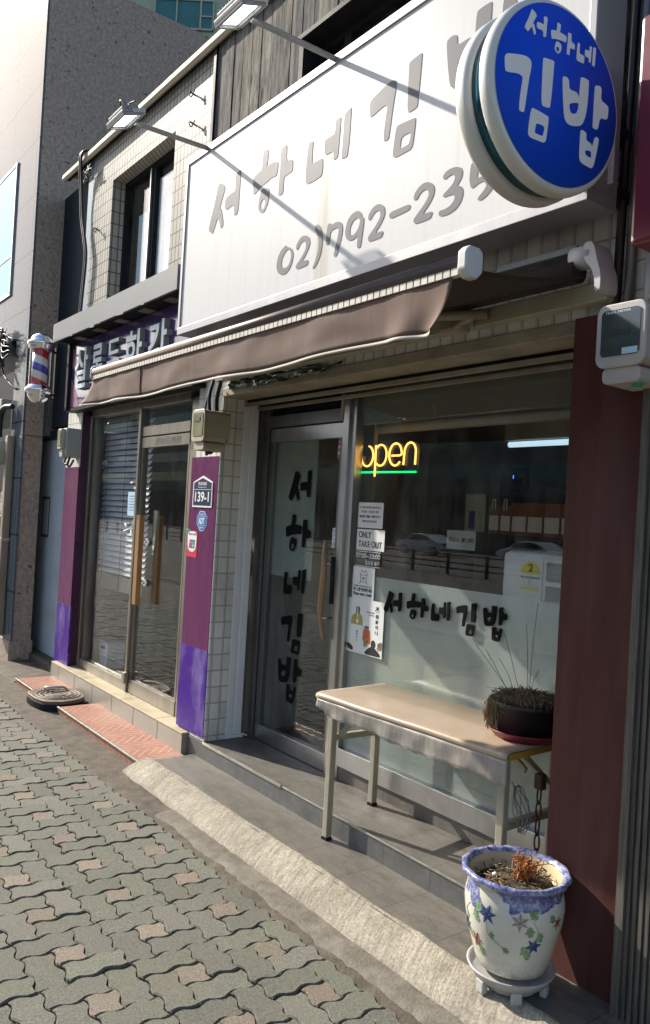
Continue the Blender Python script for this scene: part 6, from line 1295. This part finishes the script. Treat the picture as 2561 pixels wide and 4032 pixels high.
ct = thing('shop_counter', 'dark brown counter with a pale green wall panel behind the shop door', 'counter', (-4.0, 3.6, .17)); g = MB(); g.box(-4.49, -3.3, 3.5, 3.9, .165, .95); g.build('cabinet', 'inner_brown', ct); g = MB(); g.box(-4.49, -4.1, 3.45, 3.48, 1.1, 2.3); g.build('wall_panel', 'inner_green', ct)

# ------------------------------------------------------------------ across the street: seen only as reflections in the glass
random.seed(21)
x = -205; i = 0
for wd, hh, m_, lbl in ((40, 24, 'city', 'tall grey office block across the road, farthest to the left'), (36, 19, 'city_dark', 'dark office block across the road, next to the farthest one'), (34, 22, 'city', 'grey office block across the road with wide window bands'), (34, 15, 'city', 'low grey block across the road behind the hoarding'), (34, 13, 'city', 'grey block across the road opposite the maroon pier'), (30, 12, 'far_wall', 'sage block across the road at the far right')):
    t = thing('city_building', lbl, 'building', (x + wd / 2, -50, -.7), 'buildings across the road'); g = MB(); g.box(x, x + wd - 1, -60, -50, -.8, hh); g.build('wall', m_, t); g = MB()
    for z in range(3, int(hh) - 1, 3): g.box(x + 1, x + wd - 2, -49.98, -49.95, z, z + 1.4)
    g.build('window', 'far_glass', t); x += wd
t = thing('ribbed_hoarding', 'dark ribbed site hoarding across the road', 'fence', (-30, -47, -.7)); g = MB()
for k in range(180): g.box(-141 + k * .8, -141 + k * .8 + .4, -47.1, -47, -.8, 4.2)
g.box(-141, 3, -47.3, -47.12, -.8, 4.3); g.build('panel', 'city_dark', t)
t = thing('road_railing', 'black pedestrian railing along the middle of the road', 'railing', (-20, -17, -.5)); g = MB()
for z in (-.1, .12, .42): g.box(-60, 20, -17.03, -16.97, z, z + .05)
for k in range(40): g.box(-60 + k * 2, -59.9 + k * 2, -17.05, -16.95, -.5, .52)
g.build('rail', 'black_paint', t)
def car(x, y, z, flip, label):
    t = thing('car', label, 'car', (x, y, z), 'cars passing on the road')
    s_ = -1 if flip else 1
    side = [(-2.35, .35), (-2.38, .62), (-2.2, .82), (-1.5, .92), (-.75, 1.36), (-.2, 1.44), (.6, 1.42), (1.5, 1.0), (2.2, .96), (2.32, .7), (2.3, .35)]
    g = MB(); g.prism([(x + s_ * a, z + b_) for a, b_ in chaikin(side, 2)], y - .9, y + .9); g.build('body', 'car_silver', t, bevel=.06)
    win = [(-1.28, .98), (-.7, 1.33), (-.2, 1.39), (.55, 1.37), (1.25, 1.02)]
    g = MB(); g.prism([(x + s_ * a, z + b_) for a, b_ in chaikin(win, 1)], y + .885, y + .91); g.prism([(x + s_ * a, z + b_) for a, b_ in chaikin(win, 1)], y - .91, y - .885); g.build('window', 'car_glass', t)
    for wx in (-1.42, 1.42):
        g = MB(); g.tube([(x + s_ * wx, y + .70, z + .32), (x + s_ * wx, y + .93, z + .32)], .32, 24); wl_ = g.build('wheel', 'tyre', t); g = MB(); g.tube([(x + s_ * wx, y + .931, z + .32), (x + s_ * wx, y + .94, z + .32)], .2, 20); g.build('rim', 'alu', wl_)
    g = MB(); g.box(x + s_ * 2.28 - .04, x + s_ * 2.28 + .04, y + .5, y + .88, z + .78, z + .88); g.build('tail_light', 'red_print', t)
car(-39.5, -33, -.55, False, 'silver saloon on the road, seen beside the price sheet in the window reflection'); car(-30.3, -33, -.55, False, 'silver saloon on the road, seen near the fridge in the window reflection')
